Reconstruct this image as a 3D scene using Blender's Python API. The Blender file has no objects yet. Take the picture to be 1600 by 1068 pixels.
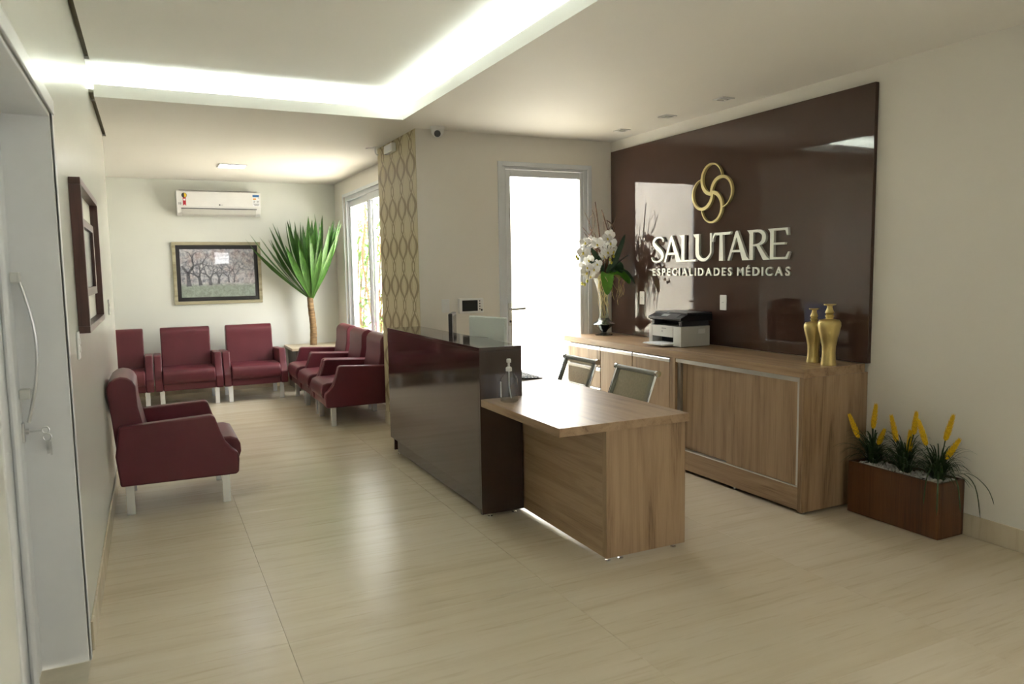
import bpy, bmesh, math, random
from mathutils import Vector, Matrix, Quaternion
from math import pi, sin, cos, radians as R_

SC = bpy.context.scene
COL = SC.collection
rnd = random.Random(7)

# ------------------------------------------------------------------ camera
cam_d = bpy.data.cameras.new('camera')
cam_d.sensor_width = 36.0
cam_d.lens = 1165.0 / 1600 * 36
cam_d.clip_start = 0.05
cam = bpy.data.objects.new('camera', cam_d)
COL.objects.link(cam)
yaw, pitch, roll = R_(25.7735), R_(5.543), R_(-0.9155)
fw = Vector((sin(yaw) * cos(pitch), cos(yaw) * cos(pitch), -sin(pitch)))
rt0 = Vector((cos(yaw), -sin(yaw), 0))
up0 = rt0.cross(fw)
rt = rt0 * cos(roll) + up0 * sin(roll)
up = -rt0 * sin(roll) + up0 * cos(roll)
m = Matrix((rt, up, -fw)).transposed().to_4x4()
m.translation = (0, 0, 1.55)
cam.matrix_world = m
cam_d.dof.use_dof = True
cam_d.dof.focus_distance = 5.4
cam_d.dof.aperture_fstop = 2.8
SC.camera = cam

# ------------------------------------------------------------------ world, exposure
w = bpy.data.worlds.new('sky')
SC.world = w
w.use_nodes = True
bg = w.node_tree.nodes['Background']
bg.inputs['Color'].default_value = (0.98, 0.99, 1.0, 1)
bg.inputs['Strength'].default_value = 7.5
SC.view_settings.view_transform = 'Standard'
SC.view_settings.look = 'None'
SC.view_settings.gamma = 1.0
SC.view_settings.use_curve_mapping = False
SC.view_settings.exposure = 0.86
LED_POWER = 52.0
PANEL_POWER = 14.0


def portal(name, loc, rot, sx, sy):
    l = bpy.data.lights.new(name, 'AREA')
    l.shape = 'RECTANGLE'
    l.size, l.size_y = sx, sy
    l.cycles.is_portal = True
    o = bpy.data.objects.new(name, l)
    COL.objects.link(o)
    o.location = loc
    o.rotation_euler = rot


sun = bpy.data.lights.new('sun', 'SUN')
sun.energy = 24.0
sun.angle = R_(0.6)
sun.color = (1.0, 0.97, 0.90)
sun_o = bpy.data.objects.new('sun', sun)
COL.objects.link(sun_o)
sun_o.rotation_euler = Vector((0.15, 0.52, -0.84)).to_track_quat('-Z', 'Y').to_euler()
# portals only guide the sampling of the daylight through the openings, two of them added
portal('portal_door', (3.385, 6.44, 1.27), (R_(-90), 0, 0), 0.86, 2.4)
portal('portal_window', (2.60, 9.07, 1.55), (0, R_(90), 0), 2.0, 2.04)
portal('portal_added_side', (4.36, -0.75, 1.5), (0, R_(90), 0), 1.0, 1.5)
portal('portal_added_high', (1.925, -2.2, 2.01), (R_(90), 0, 0), 0.45, 0.38)

# ------------------------------------------------------------------ room numbers
XL, XR, YD, YB, XW, XP = -0.300, 4.12, 6.24, 10.6, 2.395, 2.12
YC = 7.41            # far end of the papered pillar
YE = 7.55            # end of the left wall
YR = -2.0            # rear wall
XA = -1.7            # far left of the waiting area
ZC, ZU = 2.767, 2.95


# ------------------------------------------------------------------ materials
def newmat(name):
    mt = bpy.data.materials.new(name)
    mt.use_nodes = True
    nt = mt.node_tree
    b = nt.nodes['Principled BSDF']
    return mt, nt, b


def N(nt, typ, **kw):
    n = nt.nodes.new(typ)
    for k, v in kw.items():
        setattr(n, k, v)
    return n


def setin(n, **kw):
    for k, v in kw.items():
        n.inputs[k.replace('_', ' ')].default_value = v


def ramp(nt, fac, stops):
    r = N(nt, 'ShaderNodeValToRGB')
    e = r.color_ramp.elements
    while len(e) > 1:
        e.remove(e[-1])
    e[0].position, e[0].color = stops[0][0], (*stops[0][1], 1)
    for p, c in stops[1:]:
        x = e.new(p)
        x.color = (*c, 1)
    nt.links.new(fac, r.inputs['Fac'])
    return r.outputs['Color']


def mapped(nt, scale, coord='Object', rand=False):
    if coord == 'World':
        tc = N(nt, 'ShaderNodeNewGeometry').outputs['Position']
    else:
        tc = N(nt, 'ShaderNodeTexCoord').outputs[coord]
    if rand:
        oi = N(nt, 'ShaderNodeObjectInfo')
        mu = N(nt, 'ShaderNodeMath', operation='MULTIPLY')
        nt.links.new(oi.outputs['Random'], mu.inputs[0])
        mu.inputs[1].default_value = 1.7
        ad = N(nt, 'ShaderNodeVectorMath', operation='ADD')
        nt.links.new(tc, ad.inputs[0])
        nt.links.new(mu.outputs[0], ad.inputs[1])
        tc = ad.outputs[0]
    mp = N(nt, 'ShaderNodeMapping')
    mp.inputs['Scale'].default_value = scale
    nt.links.new(tc, mp.inputs['Vector'])
    return mp.outputs['Vector']


def noise(nt, vec, scale=1.0, detail=4.0, rough=0.55, dist=0.0):
    n = N(nt, 'ShaderNodeTexNoise')
    setin(n, Scale=scale, Detail=detail, Roughness=rough, Distortion=dist)
    nt.links.new(vec, n.inputs['Vector'])
    return n.outputs['Fac']


def bump(nt, b, h, strength, dist=0.002):
    bp = N(nt, 'ShaderNodeBump')
    bp.inputs['Strength'].default_value = strength
    bp.inputs['Distance'].default_value = dist
    nt.links.new(h, bp.inputs['Height'])
    nt.links.new(bp.outputs['Normal'], b.inputs['Normal'])


def mat(name, col, rough=0.5, metal=0.0, ior=1.45, coat=0.0, var=0.06, scale=8.0, bmp=0.0, bscale=200.0, emit=None, es=0.0):
    mt, nt, b = newmat(name)
    lo = tuple(max(0, c * (1 - var)) for c in col)
    hi = tuple(min(1, c * (1 + var)) for c in col)
    f = noise(nt, mapped(nt, (1, 1, 1)), scale, 3)
    nt.links.new(ramp(nt, f, [(0.3, lo), (0.7, hi)]), b.inputs['Base Color'])
    setin(b, Roughness=rough, Metallic=metal, IOR=ior)
    b.inputs['Coat Weight'].default_value = coat
    b.inputs['Coat Roughness'].default_value = 0.03
    if bmp:
        bump(nt, b, noise(nt, mapped(nt, (1, 1, 1)), bscale, 2), bmp)
    if emit:
        b.inputs['Emission Color'].default_value = (*emit, 1)
        b.inputs['Emission Strength'].default_value = es
    return mt


def wood(name, axis, cols, rough=0.38, k=1.0):
    mt, nt, b = newmat(name)
    sc = [11.0 * k, 11.0 * k, 11.0 * k]
    sc[axis] = 0.75 * k
    v = mapped(nt, sc, 'Object', True)
    f1 = noise(nt, v, 1.0, 6, 0.62, 0.9)
    sf = [160.0 * k] * 3
    sf[axis] = 3.0 * k
    f2 = noise(nt, mapped(nt, sf, 'Object', True), 1.0, 3, 0.6)
    mx = N(nt, 'ShaderNodeMath', operation='MULTIPLY_ADD')
    nt.links.new(f2, mx.inputs[0])
    mx.inputs[1].default_value = 0.35
    nt.links.new(f1, mx.inputs[2])
    c = ramp(nt, mx.outputs[0], [(0.46, cols[0]), (0.60, cols[1]), (0.78, cols[2]), (0.92, cols[1])])
    nt.links.new(c, b.inputs['Base Color'])
    setin(b, Roughness=rough)
    bump(nt, b, f2, 0.08, 0.001)
    return mt


def glassy(name, tint=(1, 1, 1), refl=0.03, rough=0.0):
    """thin clear pane: lets light straight through, mirrors by its angle"""
    mt, nt, b = newmat(name)
    nt.nodes.remove(b)
    out = nt.nodes['Material Output']
    tr = N(nt, 'ShaderNodeBsdfTransparent')
    f = noise(nt, mapped(nt, (1, 1, 1)), 2.0, 1)
    nt.links.new(ramp(nt, f, [(0, tuple(t * 0.985 for t in tint)), (1, tint)]), tr.inputs['Color'])
    gl = N(nt, 'ShaderNodeBsdfGlossy')
    gl.inputs['Roughness'].default_value = rough
    lw = N(nt, 'ShaderNodeLayerWeight')
    lw.inputs['Blend'].default_value = 0.5
    pw5 = N(nt, 'ShaderNodeMath', operation='POWER')
    nt.links.new(lw.outputs['Facing'], pw5.inputs[0])
    pw5.inputs[1].default_value = 5.0
    fr = N(nt, 'ShaderNodeMath', operation='MULTIPLY_ADD')
    nt.links.new(pw5.outputs[0], fr.inputs[0])
    fr.inputs[1].default_value = 0.90
    fr.inputs[2].default_value = refl
    mx = N(nt, 'ShaderNodeMixShader')
    nt.links.new(fr.outputs[0], mx.inputs[0])
    nt.links.new(tr.outputs[0], mx.inputs[1])
    nt.links.new(gl.outputs[0], mx.inputs[2])
    nt.links.new(mx.outputs[0], out.inputs['Surface'])
    return mt


def emitter(name, col, s):
    mt, nt, b = newmat(name)
    nt.nodes.remove(b)
    e = N(nt, 'ShaderNodeEmission')
    f = noise(nt, mapped(nt, (1, 1, 1)), 3.0, 1)
    nt.links.new(ramp(nt, f, [(0, tuple(c * 0.98 for c in col)), (1, col)]), e.inputs['Color'])
    e.inputs['Strength'].default_value = s
    nt.links.new(e.outputs[0], nt.nodes['Material Output'].inputs['Surface'])
    return mt


MW = {}
MW['wall'] = mat('wall_paint', (0.82, 0.79, 0.72), 0.45, var=0.015, scale=1.5, bmp=0.04, bscale=120)
MW['wall_gloss'] = mat('wall_paint_satin', (0.74, 0.75, 0.68), 0.22, var=0.015, scale=1.5, bmp=0.02, bscale=60)  # same wall paint in satin, cool greenish light put into its colour
MW['wall_back'] = mat('wall_paint_cool_light', (0.77, 0.785, 0.72), 0.5, var=0.015, scale=1.5, bmp=0.04, bscale=120)  # same wall paint again, tinted green-grey for the light on it
MW['ceil'] = mat('ceiling_paint', (0.86, 0.84, 0.785), 0.7, var=0.012, scale=1.2)
MW['tray'] = mat('ceiling_paint_white', (0.88, 0.87, 0.82), 0.7, var=0.012, scale=1.2)
MW['gap'] = mat('gap_painted_shade', (0.22, 0.20, 0.14), 0.8, var=0.05)  # dark colour stands in for the shade inside the ceiling recess
MW['white'] = mat('white_lacquer', (0.76, 0.77, 0.77), 0.3, var=0.02)
MW['white_pl'] = mat('white_plastic', (0.80, 0.80, 0.78), 0.3, var=0.02)
MW['alu'] = mat('white_aluminium', (0.74, 0.77, 0.80), 0.3, var=0.02)
MW['profile'] = mat('brushed_aluminium', (0.70, 0.69, 0.66), 0.35, 0.9, var=0.04)
MW['chrome'] = mat('chrome', (0.86, 0.87, 0.88), 0.08, 1.0, var=0.02)
MW['leg_metal'] = mat('polished_leg_metal', (0.88, 0.91, 0.96), 0.20, 0.70, var=0.02)
MW['steel'] = mat('satin_steel', (0.55, 0.56, 0.56), 0.28, 1.0, var=0.04)
MW['leather'] = mat('maroon_leatherette', (0.108, 0.019, 0.027), 0.40, var=0.10, scale=5, bmp=0.18, bscale=420)
MW['brown'] = mat('brown_gloss_laminate', (0.040, 0.022, 0.017), 0.07, ior=1.62, var=0.04)
MW['brown_glass'] = mat('brown_lacquered_glass', (0.064, 0.035, 0.026), 0.03, ior=1.53, var=0.03, scale=1)
MW['gold'] = mat('gold_paint_satin', (0.56, 0.44, 0.18), 0.40, 0.85, var=0.08)
MW['gold_flat'] = mat('gold_letter_paint', (0.62, 0.52, 0.22), 0.4, 0.25, var=0.04)
MW['letter'] = mat('brushed_letter_metal', (0.72, 0.74, 0.68), 0.38, 0.35, var=0.04)
MW['black'] = mat('black_plastic', (0.018, 0.018, 0.02), 0.35, var=0.1)
MW['dark'] = mat('dark_plastic', (0.05, 0.05, 0.055), 0.3, var=0.1)
MW['grey_pl'] = mat('light_grey_plastic', (0.62, 0.62, 0.58), 0.4, var=0.03)
MW['paper'] = mat('paper', (0.85, 0.86, 0.90), 0.6, var=0.02)
MW['glass'] = glassy('clear_glass')
MW['vglass'] = glassy('vase_glass', (0.66, 0.69, 0.65), 0.10)
MW['mercury'] = mat('silvered_glass', (0.50, 0.50, 0.47), 0.10, 0.9, var=0.5, scale=30)
MW['bottle'] = glassy('clear_plastic', (0.86, 0.89, 0.90), 0.07)
MW['led'] = emitter('led_light', (0.90, 1.0, 0.96), LED_POWER)
MW['panel_led'] = emitter('panel_light', (0.90, 0.90, 1.0), PANEL_POWER)
WC = ((0.165, 0.095, 0.046), (0.325, 0.210, 0.116), (0.42, 0.288, 0.170))
MW['wx'] = wood('walnut_x', 0, WC)
MW['wy'] = wood('walnut_y', 1, WC)
MW['wz'] = wood('walnut_z', 2, WC)
MW['planter'] = wood('rust_brown_wood', 2, ((0.030, 0.010, 0.004), (0.080, 0.029, 0.010), (0.125, 0.050, 0.016)), 0.35, 0.6)
MW['frame_dark'] = wood('dark_mahogany', 2, ((0.030, 0.012, 0.010), (0.060, 0.024, 0.020), (0.085, 0.036, 0.03)), 0.4, 1.4)
MW['frame_olive'] = wood('silver_olive_wood', 0, ((0.22, 0.20, 0.12), (0.34, 0.31, 0.20), (0.45, 0.41, 0.28)), 0.4, 1.2)
MW['tabletop'] = wood('pale_oak', 0, ((0.40, 0.33, 0.20), (0.52, 0.44, 0.29), (0.58, 0.50, 0.34)), 0.3)
MW['table'] = wood('dark_oak', 2, ((0.05, 0.045, 0.035), (0.09, 0.08, 0.06), (0.13, 0.11, 0.085)), 0.4)
MW['mat_black'] = mat('black_card', (0.020, 0.019, 0.020), 0.6, var=0.1)
MW['grout'] = mat('grout', (0.50, 0.45, 0.34), 0.8, var=0.1)
MW['ext_ground'] = mat('patio_stone', (0.70, 0.68, 0.62), 0.8, var=0.05)
MW['ext_wall'] = mat('garden_render', (0.88, 0.84, 0.72), 0.8, var=0.03)
MW['screen'] = emitter('screen_light', (0.30, 0.42, 0.62), 0.55)
MW['screen_off'] = mat('dark_screen', (0.03, 0.032, 0.03), 0.12, var=0.1)
MW['petal'] = mat('white_petal', (0.90, 0.90, 0.88), 0.5, var=0.03)
MW['lip'] = mat('yellow_lip', (0.62, 0.50, 0.05), 0.5, var=0.15)
MW['bud'] = mat('yellow_green_bud', (0.50, 0.48, 0.06), 0.5, var=0.2)
MW['orchid_leaf'] = mat('orchid_leaf', (0.09, 0.26, 0.025), 0.3, var=0.3, scale=12)
MW['orchid_leaf_dark'] = mat('dark_strap_leaf', (0.022, 0.055, 0.022), 0.35, var=0.3, scale=12)
MW['twig'] = mat('twig_bark', (0.13, 0.06, 0.03), 0.7, var=0.3, scale=30)
MW['root'] = mat('pale_root', (0.52, 0.43, 0.20), 0.6, var=0.2, scale=30)
MW['grass'] = mat('grass_blade', (0.028, 0.060, 0.018), 0.45, var=0.4, scale=14)
MW['spike'] = mat('yellow_bract', (0.95, 0.54, 0.012), 0.5, var=0.30, scale=90)
MW['pebble'] = mat('white_pebble', (0.78, 0.77, 0.74), 0.6, var=0.1, scale=40)
MW['soil'] = mat('soil', (0.03, 0.022, 0.016), 0.9, var=0.3, scale=40)
MW['ext_leaf'] = mat('garden_leaf', (0.07, 0.16, 0.016), 0.6, var=0.5, scale=6)
MW['pink'] = mat('pink_petal', (0.75, 0.25, 0.60), 0.5, var=0.1)
MW['blue'] = mat('blue_print', (0.03, 0.16, 0.42), 0.4, var=0.1)
MW['orange'] = mat('orange_print', (0.80, 0.36, 0.03), 0.4, var=0.1)
MW['red'] = mat('red_print', (0.55, 0.03, 0.05), 0.4, var=0.1)
MW['yellow'] = mat('yellow_print', (0.82, 0.55, 0.03), 0.4, var=0.1)
MW['greyprint'] = mat('grey_print', (0.30, 0.31, 0.31), 0.5, var=0.1)
MW['monitor'] = mat('pale_monitor_shell', (0.66, 0.72, 0.69), 0.25, var=0.03)
MW['mirror_pic'] = mat('dark_blue_picture', (0.05, 0.06, 0.075), 0.08, var=0.4, scale=4)
MW['creamboard'] = mat('cream_board', (0.72, 0.71, 0.62), 0.5, var=0.03)


def mk_travertine(name, along, rand=True, base=1.0):
    mt, nt, b = newmat(name)
    sc = [15.0, 15.0, 15.0]
    sc[along] = 0.9
    v = mapped(nt, sc, 'World', rand)
    f1 = noise(nt, v, 0.55, 5, 0.6, 0.6)
    sc2 = [62.0, 62.0, 62.0]
    sc2[along] = 5.0
    f2 = noise(nt, mapped(nt, sc2, 'World', rand), 0.6, 3, 0.6, 0.3)
    f3 = noise(nt, mapped(nt, (1, 1, 1), 'World', rand), 0.9, 3, 0.5)
    c1 = ramp(nt, f1, [(0.28, (0.585 * base, 0.50 * base, 0.365 * base)), (0.5, (0.645 * base, 0.565 * base, 0.43 * base)), (0.72, (0.675 * base, 0.60 * base, 0.47 * base))])
    c2 = ramp(nt, f2, [(0.24, (0.62, 0.54, 0.42)), (0.44, (1, 1, 1)), (1, (1, 1, 1))])
    c3 = ramp(nt, f3, [(0.3, (0.93, 0.92, 0.88)), (0.7, (1, 1, 1))])
    m1 = N(nt, 'ShaderNodeMixRGB', blend_type='MULTIPLY')
    m1.inputs[0].default_value = 0.38
    nt.links.new(c1, m1.inputs[1])
    nt.links.new(c2, m1.inputs[2])
    m2 = N(nt, 'ShaderNodeMixRGB', blend_type='MULTIPLY')
    m2.inputs[0].default_value = 1.0
    nt.links.new(m1.outputs[0], m2.inputs[1])
    nt.links.new(c3, m2.inputs[2])
    nt.links.new(m2.outputs[0], b.inputs['Base Color'])
    rr = N(nt, 'ShaderNodeMapRange')
    rr.inputs['To Min'].default_value = 0.20
    rr.inputs['To Max'].default_value = 0.30
    nt.links.new(f1, rr.inputs['Value'])
    nt.links.new(rr.outputs[0], b.inputs['Roughness'])
    setin(b, IOR=1.5)
    bump(nt, b, f2, 0.05, 0.001)
    return mt


MW['tile'] = mk_travertine('polished_travertine_tile', 0)
MW['skirt_y'] = mk_travertine('travertine_skirting', 2, False, 1.0)


def mk_wallpaper():
    mt, nt, b = newmat('oval_chain_wallpaper')
    g = N(nt, 'ShaderNodeNewGeometry').outputs['Position']
    sx = N(nt, 'ShaderNodeSeparateXYZ')
    nt.links.new(g, sx.inputs[0])

    def ma(op, a, b_=None, c=None):
        n = N(nt, 'ShaderNodeMath', operation=op)
        for i, q in enumerate((a, b_, c)):
            if q is None:
                continue
            if isinstance(q, (int, float)):
                n.inputs[i].default_value = q
            else:
                nt.links.new(q, n.inputs[i])
        return n.outputs[0]

    def chain(offu, offv, a, bb, th, dth):
        u = ma('SUBTRACT', ma('FRACT', ma('MULTIPLY_ADD', sx.outputs['Y'], 1 / 0.285, offu)), 0.5)
        ph = ma('MULTIPLY', ma('MULTIPLY_ADD', sx.outputs['Z'], 1 / 0.355, offv), 2 * pi)
        cs = ma('COSINE', ph)
        wv = ma('ABSOLUTE', ma('MULTIPLY_ADD', cs, a, bb))
        d = ma('ABSOLUTE', ma('SUBTRACT', ma('ABSOLUTE', u), wv))
        t = ma('MULTIPLY_ADD', cs, dth, th)
        return ma('LESS_THAN', d, t)

    k1 = chain(0.10, 0.02, 0.255, 0.125, 0.078, 0.036)
    k2 = chain(0.60, 0.52, 0.16, 0.20, 0.030, 0.0)
    k3 = chain(0.10, 0.02, 0.12, 0.03, 0.016, 0.0)
    thin = ma('MAXIMUM', k2, k3)
    f = noise(nt, mapped(nt, (40, 40, 40), 'World'), 4, 2)
    base = ramp(nt, f, [(0.3, (0.50, 0.44, 0.27)), (0.7, (0.55, 0.48, 0.31))])
    m1 = N(nt, 'ShaderNodeMixRGB')
    nt.links.new(thin, m1.inputs[0])
    nt.links.new(base, m1.inputs[1])
    m1.inputs[2].default_value = (0.36, 0.30, 0.16, 1)
    m2 = N(nt, 'ShaderNodeMixRGB')
    nt.links.new(k1, m2.inputs[0])
    nt.links.new(m1.outputs[0], m2.inputs[1])
    m2.inputs[2].default_value = (0.235, 0.175, 0.085, 1)
    nt.links.new(m2.outputs[0], b.inputs['Base Color'])
    setin(b, Roughness=0.5)
    return mt


MW['wallpaper'] = mk_wallpaper()


def mk_leafmat(name, dark, light):
    mt, nt, b = newmat(name)
    v = mapped(nt, (90, 90, 1.2), 'Object', True)
    f = noise(nt, v, 1.0, 3)
    nt.links.new(ramp(nt, f, [(0.3, dark), (0.72, light)]), b.inputs['Base Color'])
    setin(b, Roughness=0.38)
    b.inputs['Subsurface Weight'].default_value = 0.0
    return mt


MW['yucca'] = mk_leafmat('yucca_leaf', (0.020, 0.075, 0.014), (0.085, 0.22, 0.035))


def mk_trunk():
    mt, nt, b = newmat('ringed_bark')
    f = noise(nt, mapped(nt, (10, 10, 70)), 1.0, 4, 0.6, 0.5)
    nt.links.new(ramp(nt, f, [(0.3, (0.10, 0.055, 0.02)), (0.65, (0.30, 0.19, 0.085))]), b.inputs['Base Color'])
    setin(b, Roughness=0.75)
    bump(nt, b, f, 0.6, 0.01)
    return mt


MW['trunk'] = mk_trunk()


def mk_mesh_fabric():
    mt, nt, b = newmat('olive_mesh_fabric')
    out = nt.nodes['Material Output']
    f = noise(nt, mapped(nt, (1, 1, 1)), 60, 2)
    nt.links.new(ramp(nt, f, [(0.3, (0.32, 0.31, 0.21)), (0.7, (0.40, 0.39, 0.27))]), b.inputs['Base Color'])
    setin(b, Roughness=0.6)
    tr = N(nt, 'ShaderNodeBsdfTransparent')
    mx = N(nt, 'ShaderNodeMixShader')
    mx.inputs[0].default_value = 0.42
    nt.links.new(b.outputs[0], mx.inputs[1])
    nt.links.new(tr.outputs[0], mx.inputs[2])
    nt.links.new(mx.outputs[0], out.inputs['Surface'])
    return mt


MW['meshfab'] = mk_mesh_fabric()
MW['fab_edge'] = mat('grey_mesh_border', (0.17, 0.17, 0.13), 0.6, var=0.1)
MW['fab_roll'] = mat('grey_roll_fabric', (0.36, 0.36, 0.31), 0.5, var=0.06)


def mk_gel():
    mt, nt, b = newmat('clear_gel_bottle')
    f = noise(nt, mapped(nt, (1, 1, 1)), 5, 1)
    nt.links.new(ramp(nt, f, [(0, (0.93, 0.96, 0.97)), (1, (0.97, 0.98, 0.99))]), b.inputs['Base Color'])
    setin(b, Roughness=0.02, IOR=1.25)
    b.inputs['Transmission Weight'].default_value = 1.0
    return mt


MW['gel'] = mk_gel()


def mk_print():
    """an orchard in blossom, flat print"""
    mt, nt, b = newmat('orchard_print')
    tc = N(nt, 'ShaderNodeTexCoord').outputs['Generated']
    sx = N(nt, 'ShaderNodeSeparateXYZ')
    nt.links.new(tc, sx.inputs[0])
    mp = N(nt, 'ShaderNodeMapping')
    mp.inputs['Scale'].default_value = (1.6, 1, 1)
    nt.links.new(tc, mp.inputs['Vector'])
    f = noise(nt, mp.outputs[0], 13, 7, 0.72, 0.6)
    f2 = noise(nt, mp.outputs[0], 3.0, 2)
    sky = ramp(nt, f, [(0.34, (0.13, 0.15, 0.19)), (0.46, (0.36, 0.37, 0.42)), (0.58, (0.60, 0.60, 0.63)), (0.75, (0.74, 0.75, 0.78))])
    pink = ramp(nt, f, [(0.36, (0.20, 0.13, 0.13)), (0.5, (0.50, 0.40, 0.39)), (0.7, (0.70, 0.64, 0.65))])
    gr = ramp(nt, f, [(0.35, (0.22, 0.27, 0.22)), (0.6, (0.36, 0.42, 0.37)), (0.8, (0.46, 0.50, 0.36))])
    m1 = N(nt, 'ShaderNodeMixRGB')
    k = ramp(nt, f2, [(0.50, (0, 0, 0)), (0.66, (0.7, 0.7, 0.7))])
    nt.links.new(k, m1.inputs[0])
    nt.links.new(sky, m1.inputs[1])
    nt.links.new(pink, m1.inputs[2])
    m2 = N(nt, 'ShaderNodeMixRGB')
    k2 = ramp(nt, sx.outputs['Z'], [(0.22, (1, 1, 1)), (0.30, (0, 0, 0))])
    nt.links.new(k2, m2.inputs[0])
    nt.links.new(m1.outputs[0], m2.inputs[1])
    nt.links.new(gr, m2.inputs[2])
    nt.links.new(m2.outputs[0], b.inputs['Base Color'])
    setin(b, Roughness=0.15)
    return mt


MW['print'] = mk_print()
MW['print_trunk'] = mat('printed_bark', (0.13, 0.135, 0.16), 0.3, var=0.4, scale=30)


# ------------------------------------------------------------------ geometry helpers
class Geo:
    def __init__(s):
        s.v, s.f = [], []

    def add(s, vs, fs):
        o = len(s.v)
        s.v += [tuple(p) for p in vs]
        s.f += [tuple(i + o for i in f) for f in fs]
        return s

    def frombm(s, bm):
        bm.verts.index_update()
        s.add([v.co[:] for v in bm.verts], [[v.index for v in f.verts] for f in bm.faces])
        bm.free()
        return s

    def box(s, x0, x1, y0, y1, z0, z1, bev=0.0, seg=2):
        vs = [(x, y, z) for x in (x0, x1) for y in (y0, y1) for z in (z0, z1)]
        fs = [(0, 1, 3, 2), (4, 6, 7, 5), (0, 4, 5, 1), (2, 3, 7, 6), (0, 2, 6, 4), (1, 5, 7, 3)]
        if not bev:
            return s.add(vs, fs)
        bm = bmesh.new()
        bv = [bm.verts.new(p) for p in vs]
        for f in fs:
            bm.faces.new([bv[i] for i in f])
        bmesh.ops.bevel(bm, geom=bm.edges[:], offset=bev, segments=seg, profile=0.5, affect='EDGES', clamp_overlap=True)
        return s.frombm(bm)

    def prism(s, pts, axis, a0, a1, bev=0.0, seg=2, ang=25):
        """polygon pts (in the two other axes, in order) pulled along axis"""
        def P(p, a):
            q = list(p)
            q.insert(axis, a)
            return q
        bm = bmesh.new()
        A = [bm.verts.new(P(p, a0)) for p in pts]
        B = [bm.verts.new(P(p, a1)) for p in pts]
        n = len(pts)
        bm.faces.new(A[::-1])
        bm.faces.new(B)
        for i in range(n):
            bm.faces.new((A[i], A[(i + 1) % n], B[(i + 1) % n], B[i]))
        bmesh.ops.recalc_face_normals(bm, faces=bm.faces[:])
        if bev:
            ed = [e for e in bm.edges if len(e.link_faces) == 2 and e.calc_face_angle(0) > R_(ang)]
            bmesh.ops.bevel(bm, geom=ed, offset=bev, segments=seg, profile=0.5, affect='EDGES', clamp_overlap=True)
        return s.frombm(bm)

    def tube(s, pts, rad, n=8, cap=True):
        pts = [Vector(p) for p in pts]
        if isinstance(rad, (int, float)):
            rad = [rad] * len(pts)
        vs, fs = [], []
        t0 = (pts[1] - pts[0]).normalized()
        ref = Vector((0, 0, 1)) if abs(t0.z) < 0.9 else Vector((1, 0, 0))
        a = t0.cross(ref).normalized()
        for i, p in enumerate(pts):
            t = (pts[min(i + 1, len(pts) - 1)] - pts[max(i - 1, 0)])
            t.normalize()
            a = (a - t * a.dot(t)).normalized()
            b = t.cross(a)
            for k in range(n):
                an = 2 * pi * k / n
                vs.append(p + (a * cos(an) + b * sin(an)) * rad[i])
        for i in range(len(pts) - 1):
            for k in range(n):
                k2 = (k + 1) % n
                fs.append((i * n + k, i * n + k2, (i + 1) * n + k2, (i + 1) * n + k))
        if cap:
            fs.append(tuple(range(n))[::-1])
            fs.append(tuple((len(pts) - 1) * n + k for k in range(n)))
        return s.add(vs, fs)

    def lathe(s, prof, c=(0, 0, 0), n=32, axis=2):
        vs, fs = [], []
        for r, z in prof:
            for k in range(n):
                an = 2 * pi * k / n
                q = [r * cos(an), r * sin(an)]
                q.insert(axis, z)
                vs.append((q[0] + c[0], q[1] + c[1], q[2] + c[2]))
        for i in range(len(prof) - 1):
            for k in range(n):
                k2 = (k + 1) % n
                fs.append((i * n + k, i * n + k2, (i + 1) * n + k2, (i + 1) * n + k))
        fs.append(tuple(range(n))[::-1])
        fs.append(tuple((len(prof) - 1) * n + k for k in range(n)))
        return s.add(vs, fs)

    def ball(s, c, r, n=10, m_=6, sq=(1, 1, 1)):
        prof = [(max(1e-4, r * sin(pi * i / m_)), -r * cos(pi * i / m_)) for i in range(m_ + 1)]
        o = len(s.v)
        s.lathe(prof, (0, 0, 0), n)
        s.v[o:] = [(x * sq[0] + c[0], y * sq[1] + c[1], z * sq[2] + c[2]) for x, y, z in s.v[o:]]
        return s

    def ribbon(s, pts, wid, thick=0.0, nrm=None):
        """flat leaf-like strip along pts with a shallow fold; widths per point"""
        pts = [Vector(p) for p in pts]
        vs, fs = [], []
        for i, p in enumerate(pts):
            t = (pts[min(i + 1, len(pts) - 1)] - pts[max(i - 1, 0)]).normalized()
            side = t.cross(nrm).normalized() if nrm is not None else t.cross(Vector((0, 0, 1))).normalized()
            n_ = side.cross(t)
            w_ = wid[i]
            vs += [p - side * w_ + n_ * w_ * 0.35, p, p + side * w_ + n_ * w_ * 0.35]
        for i in range(len(pts) - 1):
            for k in (0, 1):
                a = i * 3 + k
                fs.append((a, a + 1, a + 4, a + 3))
        return s.add(vs, fs)

    def mesh(s, name, angle=25, smooth=True):
        me = bpy.data.meshes.new(name)
        me.from_pydata(s.v, [], s.f)
        me.validate()
        bm = bmesh.new()
        bm.from_mesh(me)
        bmesh.ops.recalc_face_normals(bm, faces=bm.faces[:])
        bm.to_mesh(me)
        bm.free()
        if smooth:
            me.shade_smooth()
            me.set_sharp_from_angle(angle=R_(angle))
        return me


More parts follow.
